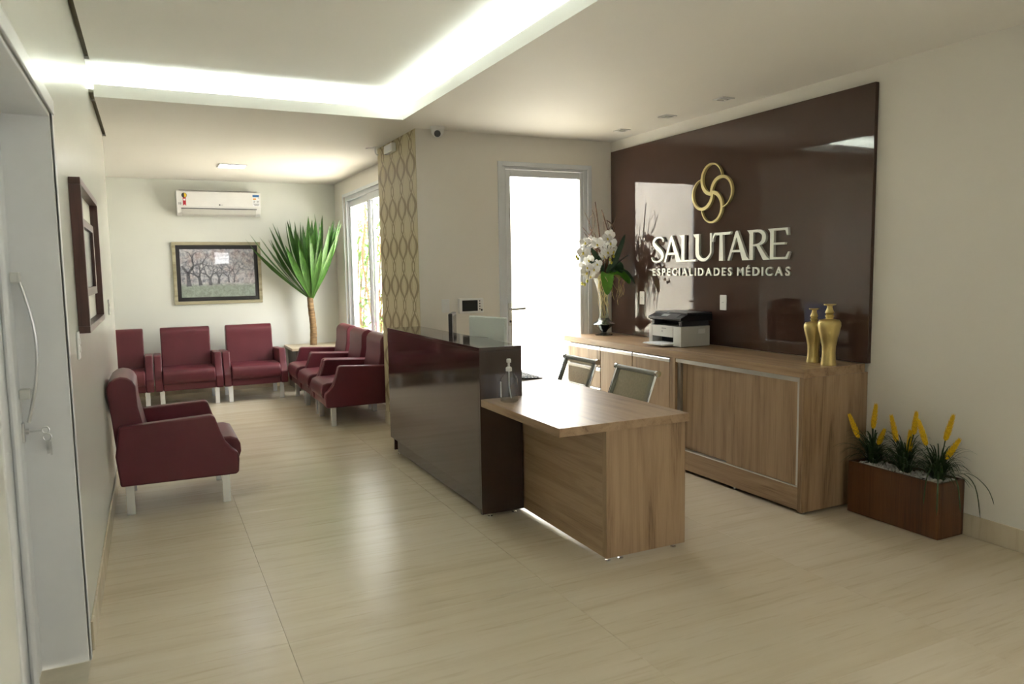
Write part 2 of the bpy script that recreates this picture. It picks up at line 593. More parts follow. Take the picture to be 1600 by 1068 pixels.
def obj(name, geo, material, parent=None, loc=(0, 0, 0), rot=None, angle=25, smooth=True):
    me = geo if isinstance(geo, bpy.types.Mesh) else geo.mesh(name, angle, smooth)
    if material is not None and not me.materials:
        me.materials.append(MW[material] if isinstance(material, str) else material)
    o = bpy.data.objects.new(name, me)
    COL.objects.link(o)
    o.location = loc
    if rot is not None:
        o.rotation_euler = rot
    if parent is not None:
        o.parent = parent
    if smooth and len(me.polygons) < 4000 and name not in ('leaf', 'flower', 'foliage', 'tile', 'grass_blades', 'root', 'twig', 'stalk', 'key', 'flower_spike'):
        o.modifiers.new('weighted_normals', 'WEIGHTED_NORMAL').keep_sharp = True
    return o


def tag(o, label, cat, group=None):
    o['label'] = label
    o['category'] = cat
    if group:
        o['group'] = group
    return o


def thing(name, label, cat, loc=(0, 0, 0), rz=0.0, group=None):
    o = bpy.data.objects.new(name, None)
    o.empty_display_size = 0.1
    COL.objects.link(o)
    o.location = loc
    o.rotation_euler = (0, 0, rz)
    return tag(o, label, cat, group)


def struct(name, geo, material, parent=None, label=None, **kw):
    o = obj(name, geo, material, parent, **kw)
    if parent is None:
        o['kind'] = 'structure'
    if label:
        o['label'] = label
    return o


def copy_tree(o, parent=None):
    c = o.copy()
    COL.objects.link(c)
    if parent is not None:
        c.parent = parent
        c.matrix_parent_inverse = o.matrix_parent_inverse.copy()
    for ch in list(o.children):
        copy_tree(ch, c)
    return c


def G():
    return Geo()


# ------------------------------------------------------------------ the setting: floor
floor = struct('floor', G().box(XA, XR, YR, YB, -0.06, -0.004), 'grout', label='polished beige travertine tile floor')
rects = [(XL, XR, YR, YD), (XL, XP, YD, YC), (XL, XW, YC, YE), (XA, XW, YE, YB)]
TS, TX0, TY0 = 1.245, 0.441, 4.37
cache = {}
for i in range(-2, 4):
    for j in range(-6, 7):
        cx0, cx1 = TX0 + i * TS + 0.0008, TX0 + (i + 1) * TS - 0.0008
        cy0, cy1 = TY0 + j * TS + 0.0006, TY0 + (j + 1) * TS - 0.0006
        for (rx0, rx1, ry0, ry1) in rects:
            x0, x1, y0, y1 = max(cx0, rx0), min(cx1, rx1), max(cy0, ry0), min(cy1, ry1)
            if x1 - x0 < 0.01 or y1 - y0 < 0.01:
                continue
            key = (round(x1 - x0, 4), round(y1 - y0, 4))
            if key not in cache:
                me = G().box(0, key[0], 0, key[1], -0.004, 0.0).mesh('tile', smooth=False)
                me.materials.append(MW['tile'])
                cache[key] = me
            obj('tile', cache[key], None, floor, (x0, y0, 0))

# ------------------------------------------------------------------ walls
DY0, DY1, DZ = 1.90, 3.36, 2.165        # doorway in the left wall
g = G().box(XL - 0.30, XL, YR - 0.2, DY0, -0.06, 3.05).box(XL - 0.30, XL, DY1, YE, -0.06, 3.05).box(XL - 0.30, XL, DY0, DY1, DZ, 3.05)
struct('wall_left', g, 'wall_gloss', label='pale satin painted wall on the left')
struct('wall_back', G().box(XA - 0.2, XW + 0.2, YB, YB + 0.2, -0.06, 3.05), 'wall_back', label='back wall of the waiting area, its green-grey light put into the colour')
struct('wall_alcove', G().box(XA - 0.2, XA, YE - 0.2, YB, -0.06, 3.05).box(XA - 0.2, XL - 0.30, YE - 0.2, YE, -0.06, 3.05), 'wall_back')
RY0, RY1, RZ0, RZ1 = -1.5, 0.0, 1.0, 2.0      # unseen side window behind the photographer, added to light the foreground
g = G().box(XR, XR + 0.2, YR - 0.2, RY0, -0.06, 3.05).box(XR, XR + 0.2, RY1, YD + 0.2, -0.06, 3.05)
g.box(XR, XR + 0.2, RY0, RY1, -0.06, RZ0).box(XR, XR + 0.2, RY0, RY1, RZ1, 3.05)
struct('wall_right', g, 'wall', label='beige wall behind the cabinets')
# window wall: opening y 7.78..10.09, z .12..2.55
WY0, WY1, WZ0, WZ1 = 8.05, 10.09, 0.55, 2.55
g = G().box(XW, XW + 0.16, YC, WY0, -0.06, 3.05).box(XW, XW + 0.16, WY1, YB + 0.2, -0.06, 3.05)
g.box(XW, XW + 0.16, WY0, WY1, WZ1, 3.05).box(XW, XW + 0.16, WY0, WY1, -0.06, WZ0)
struct('wall_window', g, 'wall')
# door wall: opening x 2.925..3.855, z 0..2.50
DX0, DX1, DZ2 = 2.925, 3.855, 2.50
g = G().box(XP + 0.002, DX0, YD, YD + 0.16, -0.06, 3.05).box(DX1, XR, YD, YD + 0.16, -0.06, 3.05).box(DX0, DX1, YD, YD + 0.16, DZ2, 3.05)
struct('wall_door', g, 'wall', label='beige wall around the glazed door')
col_o = struct('wall_pillar', G().box(XP + 0.004, XW + 0.16, YD + 0.16, YC, -0.06, 3.05), 'wall')
obj('wallpaper', G().box(XP, XP + 0.004, YD, YC, 0.0, ZC + 0.02), 'wallpaper', col_o)['label'] = 'beige wallpaper with brown chains of ovals'
# rear wall behind the photographer with a small high window added
g = G().box(XL - 0.3, 1.70, YR - 0.16, YR, -0.06, 3.05).box(2.15, XR + 0.2, YR - 0.16, YR, -0.06, 3.05)
g.box(1.70, 2.15, YR - 0.16, YR, 2.2, 3.05).box(1.70, 2.15, YR - 0.16, YR, -0.06, 1.82)
struct('wall_rear', g, 'wall')

# skirting of the same stone
sk = 0.125
struct('baseboard_right', G().box(XR - 0.010, XR, YR, 3.26, 0, sk, 0.002), 'skirt_y')
struct('baseboard_left', G().box(XL, XL + 0.010, 3.44, YE, 0, sk, 0.002), 'skirt_y')
struct('baseboard_back', G().box(XA, XW, YB - 0.010, YB, 0, sk, 0.002), 'skirt_y')
struct('baseboard_pillar', G().box(XP - 0.010, XP, YD, YC, 0, sk, 0.002), 'skirt_y')
struct('baseboard_door', G().box(XP, DX0 - 0.03, YD - 0.010, YD, 0, sk, 0.002), 'skirt_y')

# ------------------------------------------------------------------ ceiling with lit tray
TXR, TYB, TYF = 1.92, 5.93, -0.8      # tray edges
GAPX = XL + 0.030
g = G()
g.box(TXR, XR, YR, YD, ZC, ZC + 0.02)
g.box(GAPX, TXR, TYB, YD, ZC, ZC + 0.02)
g.box(GAPX, XW, YD, YE, ZC, ZC + 0.02)
g.box(XA, XW, YE, YB, ZC, ZC + 0.02)
g.box(XL, TXR, YR, TYF, ZC, ZC + 0.02)
ceil = struct('ceiling', g, 'ceil', label='lowered plaster ceiling with a lit tray')
PK = 0.24                              # pocket depth behind the lip
g = G().box(GAPX, TXR + PK, TYF - PK, TYB + PK, ZU, ZU + 0.02)
g.box(XL, GAPX, TYB - 0.25, TYB + PK, ZU, ZU + 0.02).box(XL, GAPX, TYB + PK, TYB + PK + 0.01, ZC + 0.02, ZU).box(XL, GAPX, TYB + 0.001, TYB + PK, ZC + 0.041, ZC + 0.05)
g.box(TXR + PK, TXR + PK + 0.01, TYF - PK, TYB + PK, ZC + 0.02, ZU)
g.box(GAPX, TXR + PK, TYB + PK, TYB + PK + 0.01, ZC + 0.02, ZU)
g.box(GAPX, TXR + PK, TYF - PK - 0.01, TYF - PK, ZC + 0.02, ZU)
obj('tray', g, 'tray', ceil)['label'] = 'white raised ceiling tray'
g = G().box(TXR, TXR + 0.02, TYF, TYB + 0.02, ZC + 0.0201, ZC + 0.085)
g.box(GAPX, TXR, TYB, TYB + 0.02, ZC + 0.0201, ZC + 0.085)
g.box(GAPX, TXR, TYF - 0.02, TYF, ZC + 0.0201, ZC + 0.085)
# front faces of the lip, flush to the lower edge
g.box(TXR - 0.004, TXR, TYF, TYB, ZC, ZC + 0.085).box(GAPX, TXR - 0.004, TYB - 0.004, TYB, ZC, ZC + 0.085)
obj('cove_lip', g, 'tray', ceil)
led = G().box(TXR + 0.13, TXR + 0.145, TYF, TYB + 0.12, ZC + 0.022, ZC + 0.052)
obj('led_strip', led, 'led', ceil)
led = G().box(GAPX + 0.01, TXR + 0.12, TYB + 0.13, TYB + 0.145, ZC + 0.022, ZC + 0.052)
obj('led_strip', led, 'led', ceil)
g = G().box(XL, GAPX, TYB, YE, ZC + 0.03, ZC + 0.04).box(XL, GAPX, TYF, TYB - 0.25, ZU + 0.03, ZU + 0.04)
g.box(GAPX - 0.004, GAPX, TYB, YE, ZC + 0.004, ZC + 0.03).box(GAPX - 0.004, GAPX, TYF, TYB - 0.25, ZU + 0.004, ZU + 0.03)
obj('shadow_gap', g, 'gap', ceil)
obj('slab', G().box(XL - 0.3, XR + 0.2, YR - 0.2, YD + 0.16, 3.05, 3.15).box(XA - 0.2, XW + 0.16, YD + 0.16, YB + 0.2, 3.05, 3.15), 'gap', ceil)

# ------------------------------------------------------------------ outdoors
struct('ground', G().box(-18, 22, -22, 30, -0.12, -0.065), 'ext_ground')
struct('wall_garden', G().box(6.2, 6.35, 6.5, 16.0, -0.065, 2.6).box(2.8, 6.2, 15.85, 16.0, -0.065, 2.6), 'ext_wall', label='cream garden wall outside')


def bush(loc, h, n, label, flower=False):
    t = thing('garden_shrub', label, 'shrub', loc, 0, 'shrubs outside the window')
    st, lf = G(), G()
    for k in range(7):
        a = rnd.uniform(0, 2 * pi)
        r = rnd.uniform(0.15, 0.42)
        pts = [(0, 0, 0), (r * 0.3 * cos(a), r * 0.3 * sin(a), h * 0.35), (r * 0.8 * cos(a), r * 0.8 * sin(a), h * 0.7), (r * cos(a + .4), r * sin(a + .4), h)]
        st.tube(pts, [0.022, 0.016, 0.012, 0.006], 6)
        for q in range(n):
            f = rnd.uniform(0.15, 1.0) * (len(pts) - 1.001)
            i = int(f)
            p = Vector(pts[i]).lerp(Vector(pts[i + 1]), f - i)
            d = Vector((rnd.uniform(-1, 1), rnd.uniform(-1, 1), rnd.uniform(-0.7, 0.6))).normalized()
            L = rnd.uniform(0.07, 0.16)
            p2 = p + d * rnd.uniform(0.02, 0.16)
            lf.ribbon([p2, p2 + d * L * 0.5, p2 + d * L + Vector((0, 0, -0.03))], [0.006, 0.026, 0.002])
    obj('stem', st, 'twig', t)
    o = obj('foliage', lf, 'ext_leaf', t)
    o['kind'] = 'stuff'
    if flower:
        fg = G()
        for k in range(8):
            a = 2 * pi * k / 8
            fg.ball((0.05 * cos(a), 0.05 * sin(a), 0), 0.045, 8, 5)
        obj('blossom', fg, 'pink', t, (0.02, -0.35, 1.40))


bush((3.04, 12.2, -0.065), 3.3, 70, 'tall thin shrub seen through the far window pane')
bush((3.10, 11.2, -0.065), 2.6, 60, 'leafy shrub with a pink blossom seen through the nearer window pane', True)
bush((3.42, 13.4, -0.065), 2.7, 50, 'low shrub against the garden wall beyond the window')

# ------------------------------------------------------------------ window
wn = struct('window_1', G().box(XW + 0.02, XW + 0.10, WY0, WY0 + 0.06, WZ0, WZ1, 0.004).box(XW + 0.02, XW + 0.10, WY1 - 0.06, WY1, WZ0, WZ1, 0.004)
            .box(XW + 0.02, XW + 0.10, WY0 + 0.06, WY1 - 0.06, WZ1 - 0.06, WZ1, 0.004).box(XW + 0.02, XW + 0.10, WY0 + 0.06, WY1 - 0.06, WZ0, WZ0 + 0.06, 0.004),
            'alu', label='white aluminium sliding window')
obj('casing', G().box(XW - 0.008, XW, WY0 - 0.03, WY0 + 0.01, WZ0, WZ1 + 0.03).box(XW - 0.008, XW, WY1 - 0.01, WY1 + 0.03, WZ0, WZ1 + 0.03).box(XW - 0.008, XW, WY0 + 0.01, WY1 - 0.01, WZ1 - 0.01, WZ1 + 0.03), 'alu', wn)
for (a, b_, xo) in ((8.86, WY1 - 0.06, 0.062), (WY0 + 0.06, 9.0, 0.028)):
    s_ = obj('sash', G().box(XW + xo, XW + xo + 0.03, a, a + 0.07, WZ0 + 0.06, WZ1 - 0.06, 0.003).box(XW + xo, XW + xo + 0.03, b_ - 0.07, b_, WZ0 + 0.06, WZ1 - 0.06, 0.003)
             .box(XW + xo, XW + xo + 0.03, a + 0.07, b_ - 0.07, WZ1 - 0.14, WZ1 - 0.06, 0.003).box(XW + xo, XW + xo + 0.03, a + 0.07, b_ - 0.07, WZ0 + 0.06, WZ0 + 0.14, 0.003), 'alu', wn)
    obj('pane', G().box(XW + xo + 0.013, XW + xo + 0.017, a + 0.07, b_ - 0.07, WZ0 + 0.14, WZ1 - 0.14), 'glass', s_)
w2 = struct('added_high_window', G().box(1.70, 1.73, YR - 0.12, YR - 0.04, 1.82, 2.2).box(2.12, 2.15, YR - 0.12, YR - 0.04, 1.82, 2.2).box(1.73, 2.12, YR - 0.12, YR - 0.04, 2.17, 2.2)
            .box(1.73, 2.12, YR - 0.12, YR - 0.04, 1.82, 1.85), 'alu')  # unseen high window, added for the bright patch mirrored in the framed print
obj('pane', G().box(1.73, 2.12, YR - 0.083, YR - 0.079, 1.85, 2.17), 'glass', w2)
w3 = struct('added_side_window', G().box(XR + 0.04, XR + 0.12, RY0, RY0 + 0.06, RZ0, RZ1).box(XR + 0.04, XR + 0.12, RY1 - 0.06, RY1, RZ0, RZ1).box(XR + 0.04, XR + 0.12, RY0 + 0.06, RY1 - 0.06, RZ1 - 0.06, RZ1)
            .box(XR + 0.04, XR + 0.12, RY0 + 0.06, RY1 - 0.06, RZ0, RZ0 + 0.06).box(XR + 0.04, XR + 0.12, -0.78, -0.72, RZ0 + 0.06, RZ1 - 0.06), 'alu')  # unseen window, added for its daylight on the foreground
for a, b_ in ((RY0 + 0.06, -0.78), (-0.72, RY1 - 0.06)):
    obj('pane', G().box(XR + 0.078, XR + 0.082, a, b_, RZ0 + 0.06, RZ1 - 0.06), 'glass', w3)

# ------------------------------------------------------------------ glazed door
d1 = struct('door_1', G().box(DX0, DX0 + 0.05, YD + 0.01, YD + 0.10, 0, DZ2, 0.003).box(DX1 - 0.05, DX1, YD + 0.01, YD + 0.10, 0, DZ2, 0.003).box(DX0 + 0.05, DX1 - 0.05, YD + 0.01, YD + 0.10, DZ2 - 0.035, DZ2, 0.003),
            'alu', label='white glazed door flooded with daylight')
obj('casing', G().box(DX0 - 0.032, DX0 + 0.012, YD - 0.014, YD, 0, DZ2 + 0.03, 0.003).box(DX1 - 0.012, DX1 + 0.032, YD - 0.014, YD, 0, DZ2 + 0.03, 0.003)
    .box(DX0 + 0.012, DX1 - 0.012, YD - 0.014, YD, DZ2 - 0.012, DZ2 + 0.03, 0.003), 'alu', d1)
lx0, lx1 = DX0 + 0.053, DX1 - 0.053
leaf = obj('leaf', G().box(lx0, lx0 + 0.05, YD + 0.012, YD + 0.052, 0.01, DZ2 - 0.038, 0.004).box(lx1 - 0.035, lx1, YD + 0.012, YD + 0.052, 0.01, DZ2 - 0.038, 0.004)
           .box(lx0 + 0.05, lx1 - 0.035, YD + 0.012, YD + 0.052, DZ2 - 0.10, DZ2 - 0.038, 0.004).box(lx0 + 0.05, lx1 - 0.035, YD + 0.012, YD + 0.052, 0.01, 0.10, 0.004), 'alu', d1)
obj('pane', G().box(lx0 + 0.05, lx1 - 0.035, YD + 0.03, YD + 0.034, 0.10, DZ2 - 0.10), 'glass', leaf)
hx = lx0 + 0.024
obj('handle', G().box(hx - 0.018, hx + 0.018, YD + 0.004, YD + 0.012, 1.03, 1.24, 0.003).tube([(hx, YD + 0.006, 1.185), (hx, YD - 0.045, 1.185), (hx + 0.015, YD - 0.055, 1.185), (hx + 0.13, YD - 0.055, 1.19)], 0.012, 10)
    .lathe([(0.008, -0.006), (0.008, 0.006)], (hx, YD, 1.09), 12, 1), 'grey_pl', leaf)
obj('key_cylinder', G().lathe([(0.011, -0.005), (0.011, 0.004)], (hx, YD, 1.07), 12, 1), 'dark', leaf)

# ------------------------------------------------------------------ white door in the left wall
d2 = struct('door_2', G().box(XL - 0.30, XL - 0.006, DY1 - 0.002, DY1 + 0.03, 0, DZ, 0.003).box(XL - 0.30, XL - 0.006, DY0 - 0.03, DY0 + 0.002, 0, DZ, 0.003)
            .box(XL - 0.30, XL - 0.006, DY0 + 0.002, DY1 - 0.002, DZ - 0.012, DZ + 0.02, 0.003), 'white', label='white panelled door in a deep white jamb')
obj('casing', G().box(XL - 0.006, XL + 0.003, DY1, DY1 + 0.035, 0, DZ + 0.05, 0.001).box(XL - 0.006, XL + 0.003, DY0 - 0.035, DY0, 0, DZ + 0.05, 0.001)
    .box(XL - 0.006, XL + 0.008, DY0 - 0.035, DY1 + 0.035, DZ, DZ + 0.055, 0.002), 'white', d2)
fx = XL - 0.175
lf2 = obj('leaf', G().box(fx - 0.04, fx, DY0 + 0.004, DY1 - 0.006, 0.006, DZ - 0.015, 0.002), 'white', d2)
obj('stile', G().box(fx, fx + 0.008, 3.165, DY1 - 0.010, 0.01, DZ - 0.02, 0.002), 'white', lf2)
obj('bead', G().tube([(fx + 0.012, 3.13, 0.01), (fx + 0.012, 3.13, DZ - 0.02)], 0.014, 10), 'white', lf2)
obj('panel', G().box(fx, fx + 0.006, 2.10, 3.03, 0.2, 0.95, 0.004).box(fx, fx + 0.006, 2.10, 3.03, 1.08, DZ - 0.18, 0.004), 'white', lf2)
ph = obj('pull_handle', G().tube([(fx + 0.03 + 0.045 * sin(pi * k / 12), 3.325, 1.00 + 0.56 * k / 12) for k in range(13)], 0.006, 8), 'steel', lf2)
obj('bracket', G().box(fx + 0.008, fx + 0.04, 3.30, 3.345, 1.53, 1.57, 0.006), 'grey_pl', ph)
obj('bracket', G().box(fx + 0.008, fx + 0.045, 3.305, 3.345, 1.09, 1.13, 0.006), 'grey_pl', ph)
lk = obj('lock', G().box(fx + 0.006, fx + 0.016, 3.31, 3.342, 0.925, 1.0, 0.004).lathe([(0.012, 0.0), (0.012, 0.014)], (fx + 0.016, 3.326, 0.965), 12, 0), 'steel', lf2)
ky = G().box(fx + 0.03, fx + 0.07, 3.324, 3.328, 0.961, 0.969)
for c_, r_ in (((fx + 0.083, 3.326, 0.965), 0.012), ((fx + 0.087, 3.326, 0.937), 0.014)):
    ky.tube([(c_[0] + r_ * cos(2 * pi * k / 14), c_[1], c_[2] + r_ * sin(2 * pi * k / 14)) for k in range(15)], 0.0022, 6)
ky.box(fx + 0.082, fx + 0.094, 3.325, 3.327, 0.872, 0.925).box(fx + 0.094, fx + 0.100, 3.327, 3.329, 0.865, 0.92)
keys = tag(obj('key_ring', ky, 'steel'), 'steel keys on rings hanging from the lock of the white door', 'keys')

# ------------------------------------------------------------------ armchairs
def make_armchair():
    t = thing('armchair', 'x', 'armchair')
    D = lambda d: 0.37 - d
    side = [(D(0.02), 0.200), (D(0.0), 0.40), (D(0.03), 0.588), (D(0.575), 0.615), (D(0.600), 0.605), (D(0.632), 0.50), (D(0.662), 0.425), (D(0.705), 0.372),
            (D(0.738), 0.345), (D(0.745), 0.30), (D(0.738), 0.215), (D(0.725), 0.196)]
    for s in (-1, 1):
        x0, x1 = sorted((s * 0.288, s * 0.373))
        obj('armrest', G().prism(side, 0, x0, x1, 0.014, 3, 40), 'leather', t, angle=61)
    obj('base', G().box(-0.287, 0.287, D(0.722), D(0.05), 0.198, 0.285, 0.012, 3), 'leather', t, angle=61)
    sp = []
    prof = [(D(0.15), 0.287), (D(0.72), 0.275), (D(0.752), 0.290), (D(0.766), 0.330), (D(0.764), 0.385), (D(0.745), 0.425), (D(0.70), 0.443), (D(0.45), 0.447), (D(0.15), 0.430)]
    obj('seat', G().prism(prof, 0, -0.286, 0.286, 0.016, 3, 50), 'leather', t, angle=61)
    bp = [(D(0.205), 0.40), (D(0.145), 0.70)]
    # rounded top
    c0, r0 = (D(0.055), 0.815), 0.087
    for k in range(9):
        a = R_(-10 + k * 25)
        bp.append((c0[0] - r0 * cos(a) * 1.0, c0[1] + r0 * sin(a)))
    bp += [(D(-0.015), 0.66), (D(0.015), 0.30), (D(0.10), 0.29)]
    obj('backrest', G().prism(bp, 0, -0.283, 0.283, 0.014, 3, 45), 'leather', t, angle=61)
    leg = G().box(-0.025, 0.025, -0.025, 0.025, 0.0, 0.200, 0.002).mesh('leg')
    leg.materials.append(MW['leg_metal'])
    for x in (-0.30, 0.30):
        for d in (0.07, 0.655):
            obj('leg', leg, None, t, (x, D(d), 0))
    return t


proto = make_armchair()
spots = [
    (0.110, 5.665, 90, 'maroon leatherette armchair alone against the left wall, nearest the camera', 'armchairs of the waiting area'),
    (1.118, 9.88, 0, 'maroon armchair against the back wall beside the potted palm table', 'armchairs of the waiting area'),
    (0.363, 9.88, 0, 'maroon armchair in the middle of the back wall row, below the orchard picture', 'armchairs of the waiting area'),
    (-0.392, 9.88, 0, 'maroon armchair at the left of the back row, half hidden by the wall edge', 'armchairs of the waiting area'),
    (1.885, 7.80, -90, 'maroon armchair by the window nearest the papered pillar', 'armchairs of the waiting area'),
    (1.885, 8.56, -90, 'maroon armchair in the middle of the three by the window', 'armchairs of the waiting area'),
    (1.895, 9.315, -90, 'maroon armchair by the window farthest away, next to the corner table', 'armchairs of the waiting area'),
]
for i, (x, y, a, lab, grp) in enumerate(spots):
    o = proto if i == 0 else copy_tree(proto)
    o.location = (x, y, 0)
    o.rotation_euler = (0, 0, R_(a))
    tag(o, lab, 'armchair', grp)

# ------------------------------------------------------------------ corner table and palm
t = thing('corner_table', 'dark boxy corner table with a pale wood top under the palm', 'table', (2.0, 10.26, 0))
obj('top', G().box(-0.38, 0.375, -0.32, 0.32, 0.535, 0.57, 0.003), 'tabletop', t)
obj('body', G().box(-0.33, 0.36, -0.29, 0.31, 0.02, 0.535), 'table', t)
for x in (-0.3, 0.32):
    for y in (-0.26, 0.28):
        obj('foot', G().lathe([(0.02, 0), (0.02, 0.02)], (x, y, 0), 12), 'black', t)

t = thing('potted_palm', 'tall yucca palm with sword-shaped green leaves on a bare trunk', 'plant', (1.965, 10.30, 0.5705))
pts, rad = [], []
for k in range(15):
    f = k / 14
    pts.append((0.012 * sin(f * 5) - 0.01 * f, 0.008 * sin(f * 4 + 1), f * 0.67))
    rad.append(0.046 - 0.008 * f + 0.003 * (k % 2))
obj('trunk', G().tube(pts, rad, 14), 'trunk', t, angle=60)
leafm = []
for k in range(6):
    L = 1.0
    bendv = 0.06 + 0.05 * k
    n_ = 9
    pp = [(0, -bendv * (f ** 2) * 0.6, L * f) for f in [i / (n_ - 1) for i in range(n_)]]
    wd = [0.011, 0.014, 0.020, 0.029, 0.037, 0.040, 0.034, 0.020, 0.001]
    me = G().ribbon(pp, wd, nrm=Vector((0, 1, 0))).mesh('leaf', 60)
    me.materials.append(MW['yucca'])
    leafm.append(me)
r2 = random.Random(21)
base = Vector((0, 0, 0.655))
for k in range(48):
    f = k / 47
    if k < 16:
        az = k * 2.39996
    else:
        az = pi * 0.93 + (k * 0.618 % 1.0) * pi * 0.95
    az += r2.uniform(-0.15, 0.15)
    tilt = R_(5 + 51 * f ** 0.85 + r2.uniform(-4, 4))
    L = r2.uniform(0.90, 1.12) + 0.02 * f
    for _ in range(20):
        d = Vector((sin(tilt) * cos(az), sin(tilt) * sin(az), cos(tilt)))
        tip = base + d * L * 1.04
        if tip.x > 0.39 or tip.y > 0.27:
            tilt *= 0.92
        else:
            break
    o = obj('leaf', leafm[k % 6], None, t)
    q = Vector((0, 0, 1)).rotation_difference(d)
    # turn the folded face outwards
    zr = Quaternion((0, 0, 1), az - pi / 2 + r2.uniform(-0.5, 0.5))
    o.rotation_mode = 'QUATERNION'
    o.rotation_quaternion = q @ zr
    o.scale = (r2.uniform(0.85, 1.1), 1, L)
    o.location = base + Vector((cos(az), sin(az), 0)) * 0.018 + Vector((0, 0, -0.03 * f))

# ------------------------------------------------------------------ air conditioner
t = thing('air_conditioner', 'white split air conditioner high on the back wall', 'air conditioner', (0.868, YB, 2.305))
pf = [(0.0, 0.0), (-0.10, 0.0), (-0.165, 0.025), (-0.195, 0.075), (-0.205, 0.12), (-0.205, 0.285), (-0.185, 0.305), (0.0, 0.315)]
obj('body', G().prism(pf, 0, -0.505, 0.505, 0.006, 2, 30), 'white_pl', t, angle=40)
obj('front_panel', G().box(-0.507, 0.507, -0.215, -0.203, 0.105, 0.295, 0.005), 'white_pl', t)
fl_ = obj('flap', G().prism([(-0.105, -0.001), (-0.166, 0.022), (-0.198, 0.072), (-0.200, 0.080), (-0.206, 0.074), (-0.172, 0.016), (-0.106, -0.008)], 0, -0.445, 0.445, 0.0), 'grey_pl', t)
obj('outlet_gap', G().box(-0.455, 0.455, -0.206, -0.195, 0.078, 0.088), 'dark', t)
obj('top_grille', G().box(-0.47, 0.47, -0.18, -0.03, 0.312, 0.320), 'grey_pl', t)
rb = obj('rosette_sticker', G().lathe([(0.032, -0.2165), (0.032, -0.2150)], (-0.415, 0, 0.245), 24, 1), 'dark', t)
rb['label'] = 'gold and dark rosette sticker with a red ribbon'
obj('disc_half', G().prism([(0.027 * cos(R_(-90 + 180 * k / 12)), 0.027 * sin(R_(-90 + 180 * k / 12))) for k in range(13)], 1, -0.2175, -0.2166), 'yellow', rb, (-0.415, 0, 0.245))
obj('ribbon', G().prism([(-0.018, 0.01), (0.018, 0.01), (0.018, -0.10), (0, -0.085), (-0.018, -0.10)], 1, -0.2164, -0.2152), 'red', rb, (-0.415, 0, 0.215))
obj('seal', G().box(-0.012, 0.012, -0.2178, -0.2165, -0.035, -0.015), 'paper', rb, (-0.415, 0, 0.215))
es_ = obj('energy_label', G().box(0.405, 0.490, -0.2165, -0.2150, 0.125, 0.272), 'paper', t)
es_['label'] = 'energy label with a blue header and an orange bar'
obj('header', G().box(0.407, 0.488, -0.2172, -0.2165, 0.242, 0.270), 'blue', es_)
obj('bar', G().box(0.412, 0.450, -0.2172, -0.2165, 0.208, 0.226), 'orange', es_)
for zz, x0, x1 in ((0.190, 0.415, 0.440), (0.190, 0.455, 0.484), (0.172, 0.415, 0.436), (0.172, 0.455, 0.480), (0.152, 0.415, 0.484), (0.138, 0.425, 0.478), (0.232, 0.474, 0.486)):
    obj('print_line', G().box(x0, x1, -0.2172, -0.2165, zz - 0.004, zz + 0.004), 'greyprint', es_)


def textmesh(s, size=1.0, extrude=0.0, bold=0.0):
    cu = bpy.data.curves.new('txt', 'FONT')
    cu.body = s
    cu.size = size
    cu.extrude = extrude
    cu.offset = bold
    cu.resolution_u = 4
    o = bpy.data.objects.new('txt', cu)
    COL.objects.link(o)
    dg = bpy.context.evaluated_depsgraph_get()
    dg.update()
    me = bpy.data.meshes.new_from_object(o.evaluated_get(dg))
    bpy.data.objects.remove(o)
    bpy.data.curves.remove(cu)
    return me


def text_on(s, size, mname, parent, loc, rot, bold=0.0, name='lettering'):
    me = textmesh(s, size, 0.0006, bold)
    me.materials.clear()
    me.materials.append(MW[mname])
    return obj(name, me, None, parent, loc, rot)


text_on('10', 0.038, 'greyprint', t, (-0.492, -0.216, 0.128), (R_(90), 0, 0), 0.002)
lg = obj('logo_dot', G().lathe([(0.010, -0.2165), (0.010, -0.2150)], (0.0, 0, 0.132), 16, 1), 'dark', t)
text_on('LG', 0.022, 'greyprint', t, (0.014, -0.216, 0.124), (R_(90), 0, 0))

# ------------------------------------------------------------------ framed orchard print on the back wall
t = thing('framed_picture', 'framed print of blossoming orchard trees in a wide black mount', 'picture', (0.822, YB, 1.567))
hw, hh, fw_ = 0.545, 0.405, 0.042


def frame_bars(hw, hh, fw_, y0, y1, bev=0.006):
    out = []
    for (x0, x1, z0, z1) in ((-hw, hw, hh - fw_, hh), (-hw, hw, -hh, -hh + fw_), (-hw, -hw + fw_, -hh + fw_, hh - fw_), (hw - fw_, hw, -hh + fw_, hh - fw_)):
        out.append(G().box(x0, x1, y0, y1, z0, z1, bev))
    return out


for gg in frame_bars(hw, hh, fw_, -0.035, -0.002):
    obj('frame', gg, 'frame_olive', t)
obj('mount', G().box(-hw + fw_, hw - fw_, -0.016, -0.004, -hh + fw_, hh - fw_), 'mat_black', t)
pw, phh = 0.455, 0.312
pr = obj('print', G().box(-pw, pw, -0.0185, -0.0162, -phh, phh), 'print', t)
trg = G()
r3 = random.Random(5)


def branch(p, a, L, w_, dep):
    e = (p[0] + L * cos(a), p[1] + L * sin(a))
    n_ = (-sin(a), cos(a))
    if abs(e[0]) > pw - 0.01 or abs(e[1]) > phh - 0.01:
        return
    trg.prism([(p[0] - n_[0] * w_, p[1] - n_[1] * w_), (p[0] + n_[0] * w_, p[1] + n_[1] * w_), (e[0] + n_[0] * w_ * .65, e[1] + n_[1] * w_ * .65), (e[0] - n_[0] * w_ * .65, e[1] - n_[1] * w_ * .65)], 1, -0.0189, -0.0184)
    if dep:
        for s in (-1, 1):
            branch(e, a + s * r3.uniform(0.3, 0.75), L * r3.uniform(0.68, 0.85), w_ * 0.62, dep - 1)


